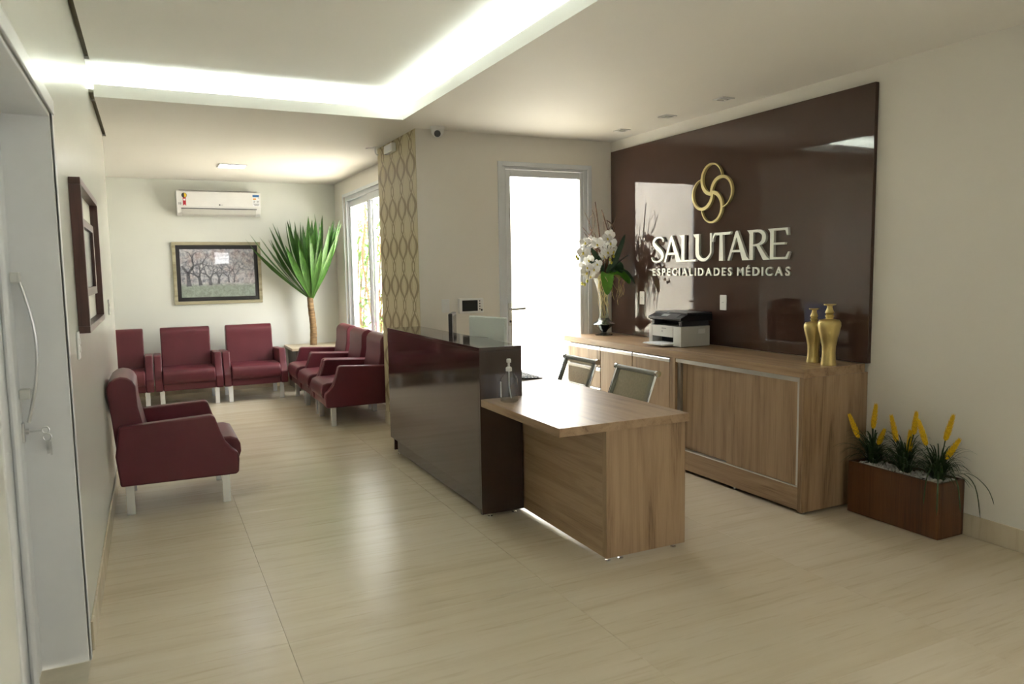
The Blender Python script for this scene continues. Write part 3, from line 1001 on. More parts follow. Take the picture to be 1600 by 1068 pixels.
for (x, z, L, w_) in ((-0.36, -0.17, 0.16, 0.022), (-0.22, -0.16, 0.10, 0.018), (-0.10, -0.16, 0.09, 0.016), (0.0, -0.14, 0.08, 0.012), (0.13, -0.13, 0.08, 0.008), (0.19, -0.13, 0.10, 0.007)):
    branch((x, z), pi / 2 + r3.uniform(-0.2, 0.2), L, w_ * 1.35, 5)
obj('printed_trees', trg, 'print_trunk', pr)
obj('glazing', G().box(-pw, pw, -0.0215, -0.0200, -phh, phh), 'glass', t)

# ------------------------------------------------------------------ box-framed picture on the left wall
t = thing('box_frame', 'deep mahogany box frame holding a dark panel on the left wall', 'picture', (XL, 4.46, 1.642))
y0, y1, z0, z1, dp = -0.60, 0.60, -0.348, 0.348, 0.048
for (a, b_, c_, d_) in ((y0, y1, z1 - 0.032, z1), (y0, y1, z0, z0 + 0.032), (y0, y0 + 0.035, z0 + 0.032, z1 - 0.032), (y1 - 0.035, y1, z0 + 0.032, z1 - 0.032)):
    obj('frame', G().box(0.001, dp, a, b_, c_, d_, 0.003), 'frame_dark', t)
obj('backing', G().box(0.002, 0.008, y0 + 0.035, y1 - 0.035, z0 + 0.032, z1 - 0.032), 'creamboard', t)
ip = obj('inner_frame', G().box(0.012, 0.030, y0 + 0.24, y0 + 0.30, z0 + 0.16, z1 - 0.16, 0.002).box(0.012, 0.030, y1 - 0.26, y1 - 0.20, z0 + 0.16, z1 - 0.16, 0.002)
         .box(0.012, 0.030, y0 + 0.30, y1 - 0.26, z1 - 0.20, z1 - 0.16, 0.002).box(0.012, 0.030, y0 + 0.30, y1 - 0.26, z0 + 0.16, z0 + 0.20, 0.002), 'frame_dark', t)
obj('panel', G().box(0.012, 0.020, y0 + 0.30, y1 - 0.26, z0 + 0.20, z1 - 0.20), 'mirror_pic', ip)


# ------------------------------------------------------------------ wall plates
def plate(name, label, loc, rz, kind='switch'):
    t = thing(name, label, 'switch' if kind == 'switch' else 'socket', loc, rz)
    obj('plate', G().box(-0.037, 0.037, -0.009, -0.0005, -0.060, 0.060, 0.004), 'white_pl', t)
    if kind == 'switch':
        obj('rocker', G().box(-0.013, 0.013, -0.013, -0.008, 0.004, 0.030, 0.002), 'white_pl', t)
        obj('rocker', G().box(-0.013, 0.013, -0.013, -0.008, -0.030, -0.004, 0.002), 'white_pl', t)
    else:
        ins = obj('insert', G().lathe([(0.020, -0.0105), (0.020, -0.0085)], (0, 0, 0), 6, 1), 'white_pl', t)
        for q in (-0.008, 0, 0.008):
            obj('pin_hole', G().lathe([(0.0022, -0.0112), (0.0022, -0.0100)], (q, 0, 0.002 if q == 0 else 0), 8, 1), 'dark', ins)
    return t


plate('light_switch', 'white double light switch on the beige wall beside the papered pillar', (2.36, YD, 1.236), 0)
plate('wall_switch', 'white switch plate on the left wall just below the box frame', (XL, 3.75, 1.25), R_(90))
plate('wall_switch', 'small white switch plate at the far edge of the left wall', (XL, 6.6, 1.31), R_(90))
plate('wall_socket', 'white socket on the brown panel to the right of the printer', (4.09, 4.595, 1.263), R_(-90), 'socket')
plate('wall_socket', 'white socket on the brown panel to the left of the printer', (4.09, 5.68, 1.271), R_(-90), 'socket')

# ------------------------------------------------------------------ intercom / time clock on the door wall
t = thing('wall_clock_terminal', 'small white wall terminal with a dark screen beside the glazed door', 'terminal', (2.593, YD, 1.232))
obj('shell', G().box(-0.120, 0.120, -0.045, -0.001, -0.068, 0.068, 0.010, 3), 'white_pl', t)
obj('screen', G().box(-0.090, 0.060, -0.0475, -0.044, -0.048, 0.050, 0.001), 'screen_off', t)
for k in range(4):
    obj('button', G().lathe([(0.006, -0.049), (0.006, -0.044)], (0.080, 0, 0.042 - k * 0.024), 10, 1), 'dark', t)
obj('button', G().lathe([(0.009, -0.049), (0.009, -0.044)], (0.098, 0, -0.040), 12, 1), 'black', t)

# ------------------------------------------------------------------ ceiling fittings
t = thing('led_panel_light', 'square white LED panel lit in the waiting area ceiling', 'ceiling light', (0.91, 9.08, ZC))
for (a, b_, c_, d_) in ((-0.15, 0.15, -0.15, -0.135), (-0.15, 0.15, 0.135, 0.15), (-0.15, -0.135, -0.135, 0.135), (0.135, 0.15, -0.135, 0.135)):
    obj('frame', G().box(a, b_, c_, d_, -0.012, -0.001), 'white_pl', t)
obj('diffuser', G().box(-0.135, 0.135, -0.135, 0.135, -0.010, -0.001), 'panel_led', t)
for (y, lab) in ((4.351, 'square recessed ceiling spotlight nearest the camera'), (5.011, 'square recessed ceiling spotlight, the middle one above the cabinets'), (5.66, 'square recessed ceiling spotlight nearest the glazed door')):
    t = thing('recessed_spotlight', lab, 'spotlight', (3.85, y, ZC), 0, 'spotlights above the cabinets')
    for (a, b_, c_, d_) in ((-0.055, 0.055, -0.055, -0.038), (-0.055, 0.055, 0.038, 0.055), (-0.055, -0.038, -0.038, 0.038), (0.038, 0.055, -0.038, 0.038)):
        obj('frame', G().box(a, b_, c_, d_, -0.007, -0.0005), 'white_pl', t)
    obj('lamp', G().lathe([(0.034, 0.0), (0.034, -0.006), (0.028, -0.010), (0.020, -0.007)], (0, 0, -0.001), 20), 'grey_pl', t, rot=(R_(12), 0, 0))
t = thing('security_camera', 'white dome security camera under the ceiling by the pillar', 'camera', (2.27, 6.09, ZC))
obj('base', G().lathe([(0.060, -0.001), (0.062, -0.018), (0.056, -0.026)], n=28), 'white_pl', t)
obj('dome', G().lathe([(0.054, -0.024), (0.053, -0.045), (0.044, -0.070), (0.026, -0.088), (0.004, -0.094)], n=28), 'white_pl', t)
le = obj('lens_housing', G().lathe([(0.026, 0.0), (0.028, 0.050), (0.020, 0.058)], n=20), 'dark', t, (0, 0, -0.055), (R_(105), 0, R_(-22)))
t = thing('emergency_light', 'white emergency light box at the top of the papered pillar', 'emergency light', (XP, 6.915, 2.695))
obj('case', G().box(-0.045, -0.0005, -0.13, 0.13, -0.040, 0.040, 0.008), 'white_pl', t)
obj('lens', G().box(-0.050, -0.044, -0.11, 0.05, -0.028, 0.028, 0.003), 'paper', t)
t = thing('ceiling_hook', 'small white hook with a cord near the pillar top', 'hook', (2.06, 7.28, ZC))
obj('plate', G().lathe([(0.018, -0.001), (0.018, -0.006)], n=14), 'white_pl', t)
obj('arm', G().tube([(0, 0, -0.004), (0, 0, -0.05), (0.01, 0, -0.075), (0.03, 0, -0.08)], 0.006, 8).tube([(0, 0, -0.01), (-0.10, -0.02, -0.025)], 0.006, 8), 'white_pl', t)

# ------------------------------------------------------------------ brown glass panel with the sign
tag(obj('wall_panel', G().box(4.09, XR - 0.0005, 3.262, 6.20, 0.917, 2.665, 0.002), 'brown_glass'), 'large glossy brown glass panel behind the cabinets', 'wall panel')
SX = 4.0895


def flat(pts_list, depth=0.018, y0=0.0, z0=0.0, sc=1.0, sx=None):
    """polygons in sign coordinates (u right, v up) -> letters standing off the panel"""
    g = G()
    sx = sx or sc
    for i, pts in enumerate(pts_list):
        q = [(y0 - u * sx, z0 + v * sc) for u, v in pts]
        g.prism(q, 0, SX - depth - 0.00005 * i, SX)
    return g


def stroke(pts, wid):
    """variable-width flat stroke as a chain of quads merged into one outline"""
    P = [Vector((a, b)) for a, b in pts]
    L, Rr = [], []
    for i, p in enumerate(P):
        t_ = (P[min(i + 1, len(P) - 1)] - P[max(i - 1, 0)]).normalized()
        n_ = Vector((-t_.y, t_.x))
        L.append(p + n_ * wid[i] / 2)
        Rr.append(p - n_ * wid[i] / 2)
    return [[tuple(L[i]), tuple(L[i + 1]), tuple(Rr[i + 1]), tuple(Rr[i])] for i in range(len(P) - 1)]


def smooth_path(pts, n=6):
    out = []
    P = [Vector(p) for p in pts]
    for i in range(len(P) - 1):
        p0, p1, p2, p3 = P[max(i - 1, 0)], P[i], P[i + 1], P[min(i + 2, len(P) - 1)]
        for k in range(n):
            t_ = k / n
            out.append(0.5 * ((2 * p1) + (-p0 + p2) * t_ + (2 * p0 - 5 * p1 + 4 * p2 - p3) * t_ ** 2 + (-p0 + 3 * p1 - 3 * p2 + p3) * t_ ** 3))
    out.append(P[-1])
    return out


def sstroke(pts, n=6):
    q = smooth_path([(a, b, c) for a, b, c in pts], n)
    return stroke([(p.x, p.y) for p in q], [p.z for p in q])


def stem(x, top=1.0, w_=0.15):
    return [[(x - 0.10, top), (x + w_, top), (x + w_, 0.0), (x, 0.0), (x, top - 0.14), (x - 0.03, top - 0.07)]]


LET = {
    'S': sstroke([(0.62, 0.80, 0.05), (0.60, 0.92, 0.06), (0.42, 0.98, 0.06), (0.20, 0.92, 0.10), (0.13, 0.76, 0.14), (0.27, 0.60, 0.17), (0.50, 0.42, 0.17), (0.60, 0.24, 0.14), (0.50, 0.08, 0.09), (0.30, 0.02, 0.06), (0.10, 0.07, 0.06), (0.03, 0.20, 0.05)]),
    'A': [[(0.0, 0.0), (0.09, 0.0), (0.40, 0.86), (0.38, 1.02), (0.33, 0.98)], [(0.36, 1.02), (0.42, 1.02), (0.80, 0.12), (0.92, 0.0), (0.62, 0.0), (0.37, 0.82)], [(0.13, 0.28), (0.56, 0.28), (0.53, 0.36), (0.16, 0.36)]],
    'L': stem(0.12) + [[(0.27, 0.0), (0.80, 0.0), (0.82, 0.10), (0.74, 0.065), (0.27, 0.065)]],
    'U': [[(0.02, 1.0), (0.27, 1.0), (0.27, 0.40), (0.12, 0.40), (0.12, 0.86), (0.05, 0.93)]] + sstroke([(0.195, 0.42, 0.15), (0.22, 0.20, 0.15), (0.38, 0.06, 0.13), (0.58, 0.08, 0.09), (0.74, 0.26, 0.07), (0.76, 0.45, 0.06)]) + [[(0.73, 0.44), (0.79, 0.44), (0.80, 1.0), (0.72, 1.0)]],
    'T': [[(0.10, 0.91), (0.86, 0.91), (0.90, 1.0), (0.12, 1.0)], [(0.36, 0.92), (0.51, 0.92), (0.55, 0.0), (0.34, 0.0)]] + sstroke([(0.02, 0.68, 0.05), (0.04, 0.84, 0.07), (0.14, 0.955, 0.09)]),
    'R': stem(0.14) + sstroke([(0.26, 0.96, 0.08), (0.52, 0.95, 0.09), (0.70, 0.84, 0.14), (0.70, 0.64, 0.15), (0.54, 0.52, 0.08), (0.28, 0.48, 0.06)]) + [[(0.40, 0.50), (0.52, 0.52), (0.84, 0.09), (0.96, 0.0), (0.70, -0.01)]],
    'E': stem(0.14) + [[(0.28, 0.93), (0.74, 0.93), (0.80, 0.76), (0.86, 0.76), (0.84, 1.0), (0.28, 1.0)], [(0.28, 0.47), (0.72, 0.47), (0.74, 0.54), (0.28, 0.54)], [(0.28, 0.0), (0.84, 0.0), (0.92, 0.22), (0.86, 0.24), (0.76, 0.075), (0.28, 0.075)]],
}
t = thing('sign_lettering', 'large pale metal letters reading SALUTARE on the brown panel', 'sign', (SX, 4.71, 1.593))
spans = [('S', 5.515, 5.335), ('A', 5.335, 5.085), ('L', 5.125, 4.905), ('U', 4.945, 4.715), ('T', 4.712, 4.500), ('A', 4.535, 4.295), ('R', 4.325, 4.090), ('E', 4.115, 3.905)]
for ch, ya, yb in spans:
    us = [p[0] for poly in LET[ch] for p in poly]
    u0, u1 = min(us), max(us)
    k = (ya - yb) / (u1 - u0)
    gg = flat(LET[ch], 0.022, ya + u0 * k - 4.71, 0.0, 0.222, k)
    gg.v = [(x - SX, y, z) for x, y, z in gg.v]
    obj('letter', gg, 'letter', t, smooth=False)
t = thing('sign_subtitle', 'small pale letters reading ESPECIALIDADES MÉDICAS below the name', 'sign', (SX, 4.71, 1.477))
chars = []
xx = 0.0
for ch in 'ESPECIALIDADES M\u00c9DICAS':
    if ch == ' ':
        xx += 0.34
        continue
    me = textmesh(ch, 1.0, 0.10, 0.022)
    xs = [v.co.x for v in me.vertices]
    chars.append((me, xx - min(xs)))
    xx += max(xs) - min(xs) + 0.235
xx -= 0.235
ks = 1.605 / xx
mrot = Matrix(((0, 0, -1), (-1, 0, 0), (0, 1, 0))).to_4x4()
for me, xo in chars:
    mm = Matrix.Translation((0, 0.8025, 0)) @ mrot @ Matrix.Diagonal((ks, 0.062 / 0.70, 0.06, 1)) @ Matrix.Translation((xo, 0, 0.10))
    me.transform(mm)
    me.materials.clear()
    me.materials.append(MW['letter'])
    obj('letter', me, None, t, smooth=False)
# clover of four interlocking loops
t = thing('sign_emblem', 'gold emblem of four interlocking loops above the name', 'emblem', (SX, 4.728, 2.131))
RL = 0.118
for k4 in range(4):
    pts, wd = [], []
    cx, cy = 0.112, 0.0
    for i in range(45):
        f = i / 44
        a = R_(180 - 262 * f)
        pts.append((cx + RL * cos(a), cy + RL * sin(a)))
        wd.append(0.028 * (1 - f) ** 1.1 * min(1, 0.72 + f * 1.6) + 0.007)
    A = -k4 * pi / 2
    pts = [(a * cos(A) - b_ * sin(A), a * sin(A) + b_ * cos(A)) for a, b_ in pts]
    gg = flat(stroke(pts, wd), 0.020 + 0.0005 * k4)
    gg.v = [(x - SX, y, z) for x, y, z in gg.v]
    obj('loop', gg, 'gold_flat', t, smooth=False)

# ------------------------------------------------------------------ reception counter
CX0, CX1, CY0, CY1, CZ = 1.795, 2.086, 4.185, 6.15, 1.075
t = thing('reception_counter', 'glossy dark brown high reception counter', 'counter', (CX0, CY0, 0))
W_, L_ = CX1 - CX0, CY1 - CY0
obj('top', G().box(0.0, W_, 0.0, L_, CZ - 0.025, CZ, 0.0015), 'brown', t)
obj('front_panel', G().box(0.0, 0.025, 0.026, L_, 0.135, CZ - 0.0255, 0.001), 'brown', t)
obj('end_panel', G().box(0.0, W_, 0.0, 0.025, 0.022, CZ - 0.0255, 0.001), 'brown', t)
obj('end_panel', G().box(0.026, W_, L_ - 0.025, L_, 0.022, CZ - 0.0255, 0.001), 'brown', t)
obj('plinth', G().box(0.030, 0.050, 0.026, L_ - 0.10, 0.022, 0.134, 0.001), 'brown', t)
obj('inner_panel', G().box(W_ - 0.02, W_, 0.026, L_ - 0.026, 0.022, CZ - 0.0255), 'brown', t)
for (x, y) in ((0.06, 0.012), (0.23, 0.012), (0.045, L_ - 0.11), (0.23, L_ - 0.012)):
    obj('foot', G().lathe([(0.016, 0), (0.016, 0.006), (0.006, 0.008), (0.006, 0.022)], (x, y, 0), 14), 'chrome', t)

# ------------------------------------------------------------------ wooden desk
t = thing('reception_desk', 'walnut desk with an overhanging top joined to the brown counter', 'desk', (2.09, 3.2, 0))
ZD = 0.755
obj('top', G().prism([(-0.290, 0.0), (0.525, 0.0), (0.525, 2.95), (0.0, 2.95), (0.0, 0.982), (-0.290, 0.982)], 2, ZD - 0.045, ZD, 0.001), 'wy', t)
obj('end_panel', G().box(0.0, 0.515, 0.020, 0.060, 0.022, ZD - 0.0455, 0.001), 'wz', t)
obj('side_panel', G().box(0.004, 0.030, 0.062, 1.40, 0.018, ZD - 0.0455, 0.001), 'wy', t)
obj('far_panel', G().box(0.004, 0.515, 2.90, 2.94, 0.022, ZD - 0.0455, 0.001), 'wz', t)
for (x, y) in ((0.02, 0.04), (0.10, 0.04), (0.45, 0.04), (0.017, 1.2), (0.02, 2.92), (0.48, 2.92)):
    obj('foot', G().lathe([(0.016, 0), (0.016, 0.006), (0.006, 0.008), (0.006, 0.022 if y != 1.2 else 0.018)], (x, y, 0), 14), 'chrome', t)

# sanitizer bottle
t = thing('sanitizer_bottle', 'clear hand sanitizer bottle with a white pump on the desk corner', 'bottle', (1.922, 4.03, ZD))
obj('body', G().lathe([(0.048, 0.0), (0.053, 0.006), (0.053, 0.130), (0.050, 0.142), (0.036, 0.166), (0.020, 0.180), (0.016, 0.184), (0.016, 0.196)], n=32), 'bottle', t, angle=50)
obj('label', G().tube([(-0.0537 * cos(R_(a)), -0.0537 * sin(R_(a)), 0.030) for a in (-24, -12, 0)], 0.0006, 6)
    .add([(-0.0540 * cos(R_(a)), -0.0540 * sin(R_(a)), z) for a in range(-30, 12, 6) for z in (0.030, 0.125)], [(i * 2, i * 2 + 2, i * 2 + 3, i * 2 + 1) for i in range(6)]), 'paper', t)
pu = obj('pump', G().lathe([(0.019, 0.186), (0.019, 0.206), (0.012, 0.212), (0.007, 0.214), (0.007, 0.236), (0.014, 0.238), (0.014, 0.256), (0.010, 0.261)], n=24), 'white_pl', t)
obj('dip_tube', G().tube([(0, 0, 0.19), (0.0, 0, 0.10), (0.012, 0, 0.02)], 0.004, 8), 'white_pl', pu)

# keyboard
t = thing('keyboard', 'thin dark keyboard on the desk just past the counter end', 'keyboard', (2.46, 4.98, ZD))
obj('base', G().prism([(-0.075, 0.0), (0.085, 0.0), (0.085, 0.008), (-0.075, 0.020)], 1, -0.215, 0.215, 0.002), 'dark', t)
kg = G().box(-0.007, 0.007, -0.007, 0.007, 0, 0.006, 0.001).mesh('key')
kg.materials.append(MW['black'])
for i in range(5):
    for j in range(14):
        x = -0.055 + i * 0.028
        obj('key', kg, None, t, (x, -0.19 + j * 0.029, 0.020 - (x + 0.075) * 0.075), (0, R_(4.3), 0))


# monitors (screens towards the staff side)
def monitor(name, label, a, b_, ztop, zbot, shell, lit):
    a, b_ = Vector(a), Vector(b_)
    mid = (a + b_) / 2
    d = (b_ - a)
    L = d.length
    ang = math.atan2(d.y, d.x)
    t = thing(name, label, 'monitor', (mid.x, mid.y, ZD), ang)
    z0, z1 = zbot - ZD, ztop - ZD
    # local x along the width, staff side is +y or -y
    sgn = 1 if (Vector((-d.y, d.x)).x > 0) else -1
    obj('shell', G().box(-L / 2, L / 2, -0.018, 0.018, z0, z1, 0.010, 3), shell, t)
    y0, y1 = sorted((sgn * 0.0181, sgn * 0.0195))
    obj('screen', G().box(-L / 2 + 0.02, L / 2 - 0.02, y0, y1, z0 + 0.03, z1 - 0.02), 'screen' if lit else 'screen_off', t)
    y0, y1 = sorted((-sgn * 0.0181, -sgn * 0.021))
    obj('vent', G().box(-L / 2 + 0.08, L / 2 - 0.2, y0, y1, z1 - 0.165, z1 - 0.160).box(-L / 2 + 0.08, L / 2 - 0.2, y0, y1, z1 - 0.205, z1 - 0.200), 'greyprint', t)
    obj('stand', G().box(-0.03, 0.03, -sgn * 0.02 - 0.012, -sgn * 0.02 + 0.012, 0.008, z0 + 0.12, 0.003), shell, t)
    obj('base', G().box(-0.09, 0.09, -0.055, 0.055, 0.0, 0.010, 0.003), shell, t)


monitor('computer_monitor', 'pale grey computer monitor showing above the counter, seen from behind', (2.27, 5.45), (2.365, 5.0), 1.195, 0.88, 'monitor', True)
monitor('computer_monitor', 'narrow black-edged monitor seen almost edge-on above the counter', (2.165, 5.62), (2.30, 5.88), 1.205, 0.89, 'black', False)


# ------------------------------------------------------------------ mesh office chairs
def make_office_chair(y, label):
    t = thing('office_chair', label, 'office chair', (2.73, y, 0), 0, 'mesh chairs behind the desk')
    # seat towards -x, back at +x
    def prof(dy, off=0.0):
        return [(-0.22, dy, 0.455), (-0.18, dy, 0.470), (0.05, dy, 0.458), (0.13, dy, 0.468), (0.165, dy, 0.52), (0.195, dy, 0.66), (0.255, dy, 0.815), (0.268, dy, 0.846)]
    for s in (-1, 1):
        obj('rail', G().tube([(x, yy, z) for x, yy, z in prof(s * 0.232)], 0.010, 10), 'chrome', t, angle=60)
        obj('bracket', G().box(0.165, 0.205, s * 0.232 - 0.012, s * 0.232 + 0.012, 0.60, 0.645, 0.004), 'steel', t)
        obj('end_cap', G().lathe([(0.022, -0.010), (0.022, 0.010)], (0.268, s * 0.240, 0.846), 16, 1), 'chrome', t)
        obj('border', G().add([(x + q, s * yy, z) for x, _, z in prof(0)[3:] for q, yy in ((-0.006, 0.228), (-0.006, 0.185), (0.004, 0.185), (0.004, 0.228))],
                              [(i * 4 + k, i * 4 + (k + 1) % 4, (i + 1) * 4 + (k + 1) % 4, (i + 1) * 4 + k) for i in range(4) for k in range(4)]), 'fab_edge', t)
    for nm, rng in (('seat', slice(0, 4)), ('backrest', slice(3, 8))):
        pp = prof(0)[rng]
        vs, fs = [], []
        for x, _, z in pp:
            vs += [(x - 0.002, -0.186, z), (x - 0.002, 0.186, z), (x + 0.002, 0.186, z), (x + 0.002, -0.186, z)]
        for i in range(len(pp) - 1):
            for k in range(4):
                fs.append((i * 4 + k, i * 4 + (k + 1) % 4, (i + 1) * 4 + (k + 1) % 4, (i + 1) * 4 + k))
        obj(nm, G().add(vs, fs), 'meshfab', t, angle=60)
    obj('headroll', G().tube([(0.268, -0.222, 0.846), (0.268, 0.222, 0.846)], 0.017, 14), 'fab_roll', t)
    obj('crossbar', G().tube([(0.190, -0.222, 0.63), (0.190, 0.222, 0.63)], 0.009, 10).tube([(-0.20, -0.222, 0.45), (-0.20, 0.222, 0.45)], 0.009, 8), 'chrome', t)
    obj('column', G().lathe([(0.03, 0.10), (0.03, 0.27), (0.017, 0.28), (0.017, 0.42), (0.06, 0.43), (0.06, 0.445)], n=16), 'chrome', t)
    for k in range(5):
        a = 2 * pi * k / 5 + 0.3
        lg_ = obj('base_leg', G().tube([(0.03 * cos(a), 0.03 * sin(a), 0.115), (0.27 * cos(a), 0.27 * sin(a), 0.080)], [0.022, 0.014], 8), 'chrome', t)
        obj('caster', G().ball((0.265 * cos(a), 0.265 * sin(a), 0.030), 0.030, 12, 8), 'black', lg_)
    return t


make_office_chair(4.975, 'olive mesh office chair nearer the glazed door')
make_office_chair(4.235, 'olive mesh office chair nearer the end of the desk')

# ------------------------------------------------------------------ cabinets along the right wall
KX, KB = 3.555, 4.115
tag(obj('cabinet_worktop', G().box(0, 4.088 - KX, 0, 2.93, 0, 0.053, 0.001), 'wy', None, (KX - 0.002, 3.277, 0.862)), 'long walnut worktop over the low cabinets', 'worktop')
t = thing('sliding_door_cabinet', 'low walnut cabinet with two sliding doors under the gold vases', 'cabinet', (KX, 3.277, 0))
D_ = KB - KX
obj('end_panel', G().box(0, D_, 0, 0.036, 0.018, 0.861, 0.001), 'wz', t)
obj('divider', G().box(0, D_, 1.245, 1.305, 0.018, 0.861, 0.001), 'wz', t)
obj('back', G().box(D_ - 0.02, D_, 0.037, 1.244, 0.05, 0.861), 'wz', t)
obj('plinth', G().box(0.016, 0.034, 0.037, 1.244, 0.022, 0.165, 0.001), 'wy', t)
obj('shelf', G().box(0.035, D_ - 0.021, 0.037, 1.244, 0.150, 0.166), 'wy', t)
obj('top_track', G().box(0.004, 0.060, 0.037, 1.244, 0.832, 0.860, 0.002), 'profile', t)
obj('bottom_track', G().box(0.012, 0.060, 0.037, 1.244, 0.1665, 0.176, 0.001), 'profile', t)
dr = obj('sliding_door', G().box(0.014, 0.030, 0.062, 0.690, 0.178, 0.830, 0.001), 'wz', t)
obj('edge_profile', G().box(0.010, 0.032, 0.042, 0.061, 0.178, 0.830, 0.002), 'profile', dr)
dr = obj('sliding_door', G().box(0.042, 0.058, 0.665, 1.205, 0.178, 0.830, 0.001), 'wz', t)
obj('edge_profile', G().box(0.020, 0.054, 1.206, 1.240, 0.178, 0.830, 0.002), 'steel', dr)
for y in (0.02, 0.62, 1.27):
    obj('foot', G().lathe([(0.016, 0), (0.016, 0.006), (0.006, 0.008), (0.006, 0.022)], (0.03, y, 0), 14), 'chrome', t)


def drawer_unit(y0, y1, cuts, label, name):
    t = thing(name, label, 'drawer unit', (KX, y0, 0), 0, 'drawer units under the printer')
    wd = y1 - y0
    obj('carcass', G().box(0.024, D_, 0.001, 0.019, 0.05, 0.861).box(0.024, D_, wd - 0.019, wd - 0.001, 0.05, 0.861).box(0.024, D_, 0.019, wd - 0.019, 0.05, 0.068).box(D_ - 0.02, D_, 0.019, wd - 0.019, 0.068, 0.861), 'wz', t)
    obj('plinth', G().box(0.03, 0.048, 0.002, wd - 0.002, 0.0, 0.049), 'wy', t)
    zt = 0.858
    for zb in cuts:
        d = obj('drawer', G().box(0.0, 0.020, 0.004, wd - 0.004, zb, zt - 0.034, 0.001), 'wz', t)
        obj('handle_profile', G().prism([(-0.004, zt - 0.033), (0.022, zt - 0.033), (0.022, zt - 0.002), (0.004, zt - 0.002), (-0.004, zt - 0.010)], 1, 0.004, wd - 0.004, 0.0), 'profile', d)
        obj('end_cap', G().box(-0.0045, 0.020, wd - 0.0038, wd - 0.0005, zt - 0.034, zt - 0.002), 'dark', d)
        zt = zb - 0.004
    return t


drawer_unit(4.584, 5.078, (0.455, 0.06), 'walnut filing drawer unit nearest the sliding-door cabinet', 'filing_drawer_unit')
drawer_unit(5.080, 5.566, (0.455, 0.06), 'walnut filing drawer unit in the middle, below the printer tray', 'filing_drawer_unit')
drawer_unit(5.568, 6.14, (0.675, 0.49, 0.30, 0.06), 'walnut drawer unit with shallow drawers nearest the glazed door', 'filing_drawer_unit')

# ------------------------------------------------------------------ printer
ZK = 0.915
t = thing('printer', 'grey and black laser printer with a sheet in its front tray', 'printer', (3.73, 4.672, ZK))
pw_, pl_ = 0.29, 0.42
obj('body', G().box(0.0, pw_, 0.0, 0.10, 0.004, 0.165, 0.006).box(0.0, pw_, 0.37, pl_, 0.004, 0.165, 0.006).box(0.0, pw_, 0.10, 0.37, 0.075, 0.165, 0.002).box(0.10, pw_, 0.10, 0.37, 0.004, 0.075)
    .box(0.0, 0.10, 0.10, 0.37, 0.004, 0.014), 'grey_pl', t)
obj('side_vent', G().box(0.17, 0.24, -0.003, 0.001, 0.105, 0.145, 0.002), 'white_pl', t)
obj('tray_slot', G().box(0.095, 0.099, 0.105, 0.365, 0.016, 0.073), 'black', t)
tr_ = obj('paper_tray', G().box(-0.105, 0.085, 0.105, 0.365, 0.014, 0.022, 0.002), 'grey_pl', t)
obj('paper', G().box(-0.100, 0.085, 0.115, 0.355, 0.022, 0.026), 'paper', tr_)
obj('neck', G().box(0.02, pw_, 0.015, 0.05, 0.166, 0.205, 0.004).box(0.02, pw_, 0.37, 0.405, 0.166, 0.205, 0.004).box(0.15, pw_, 0.05, 0.37, 0.166, 0.205), 'dark', t)
obj('output_gap', G().box(0.145, 0.149, 0.052, 0.368, 0.168, 0.204), 'black', t)
sc_ = obj('scanner', G().prism([(-0.005, 0.215), (0.02, 0.206), (pw_ + 0.02, 0.206), (pw_ + 0.02, 0.258), (0.06, 0.258), (-0.005, 0.232)], 1, -0.004, pl_ + 0.004, 0.003), 'black', t)
obj('control_panel', G().prism([(0.0, 0.2345), (0.056, 0.2585), (0.056, 0.2605), (0.0, 0.2365)], 1, 0.06, pl_ - 0.03), 'dark', sc_)
obj('display', G().prism([(0.012, 0.2425), (0.044, 0.2560), (0.044, 0.2570), (0.012, 0.2435)], 1, 0.19, 0.27), 'monitor', sc_)
obj('lid', G().box(0.062, pw_ + 0.018, 0.0, pl_, 0.2585, 0.272, 0.003), 'black', sc_)
obj('nameplate', G().box(-0.0015, 0.0005, 0.19, 0.245, 0.140, 0.147).box(-0.0015, 0.0005, 0.235, 0.245, 0.112, 0.126), 'greyprint', t)

# ------------------------------------------------------------------ gold vases
def gold_vase(name, label, loc, h):
    k = h / 0.386
    pr_ = [(0.046, 0.0), (0.047, 0.004), (0.043, 0.03), (0.040, 0.075), (0.042, 0.12), (0.051, 0.17), (0.062, 0.215), (0.069, 0.250), (0.068, 0.270), (0.058, 0.286), (0.034, 0.291),
           (0.022, 0.294), (0.022, 0.301), (0.027, 0.307), (0.027, 0.313), (0.020, 0.319), (0.024, 0.325), (0.028, 0.331), (0.024, 0.341), (0.018, 0.355), (0.015, 0.368), (0.018, 0.376), (0.036, 0.380), (0.037, 0.386), (0.014, 0.386)]
    t = thing(name, label, 'vase', loc, 0, 'gold vases')
    body = [(r * k, z * k) for r, z in pr_[:11]]
    neck = [(r * k, z * k) for r, z in pr_[10:]]
    obj('body', G().lathe(body, n=36), 'gold', t, angle=60)
    obj('neck', G().lathe(neck, n=28), 'gold', t, angle=40)


gold_vase('gold_vase', 'taller gold baluster vase at the end of the worktop', (3.850, 3.357, ZK), 0.388)
gold_vase('gold_vase', 'shorter gold baluster vase behind the taller one', (3.885, 3.510, ZK), 0.352)

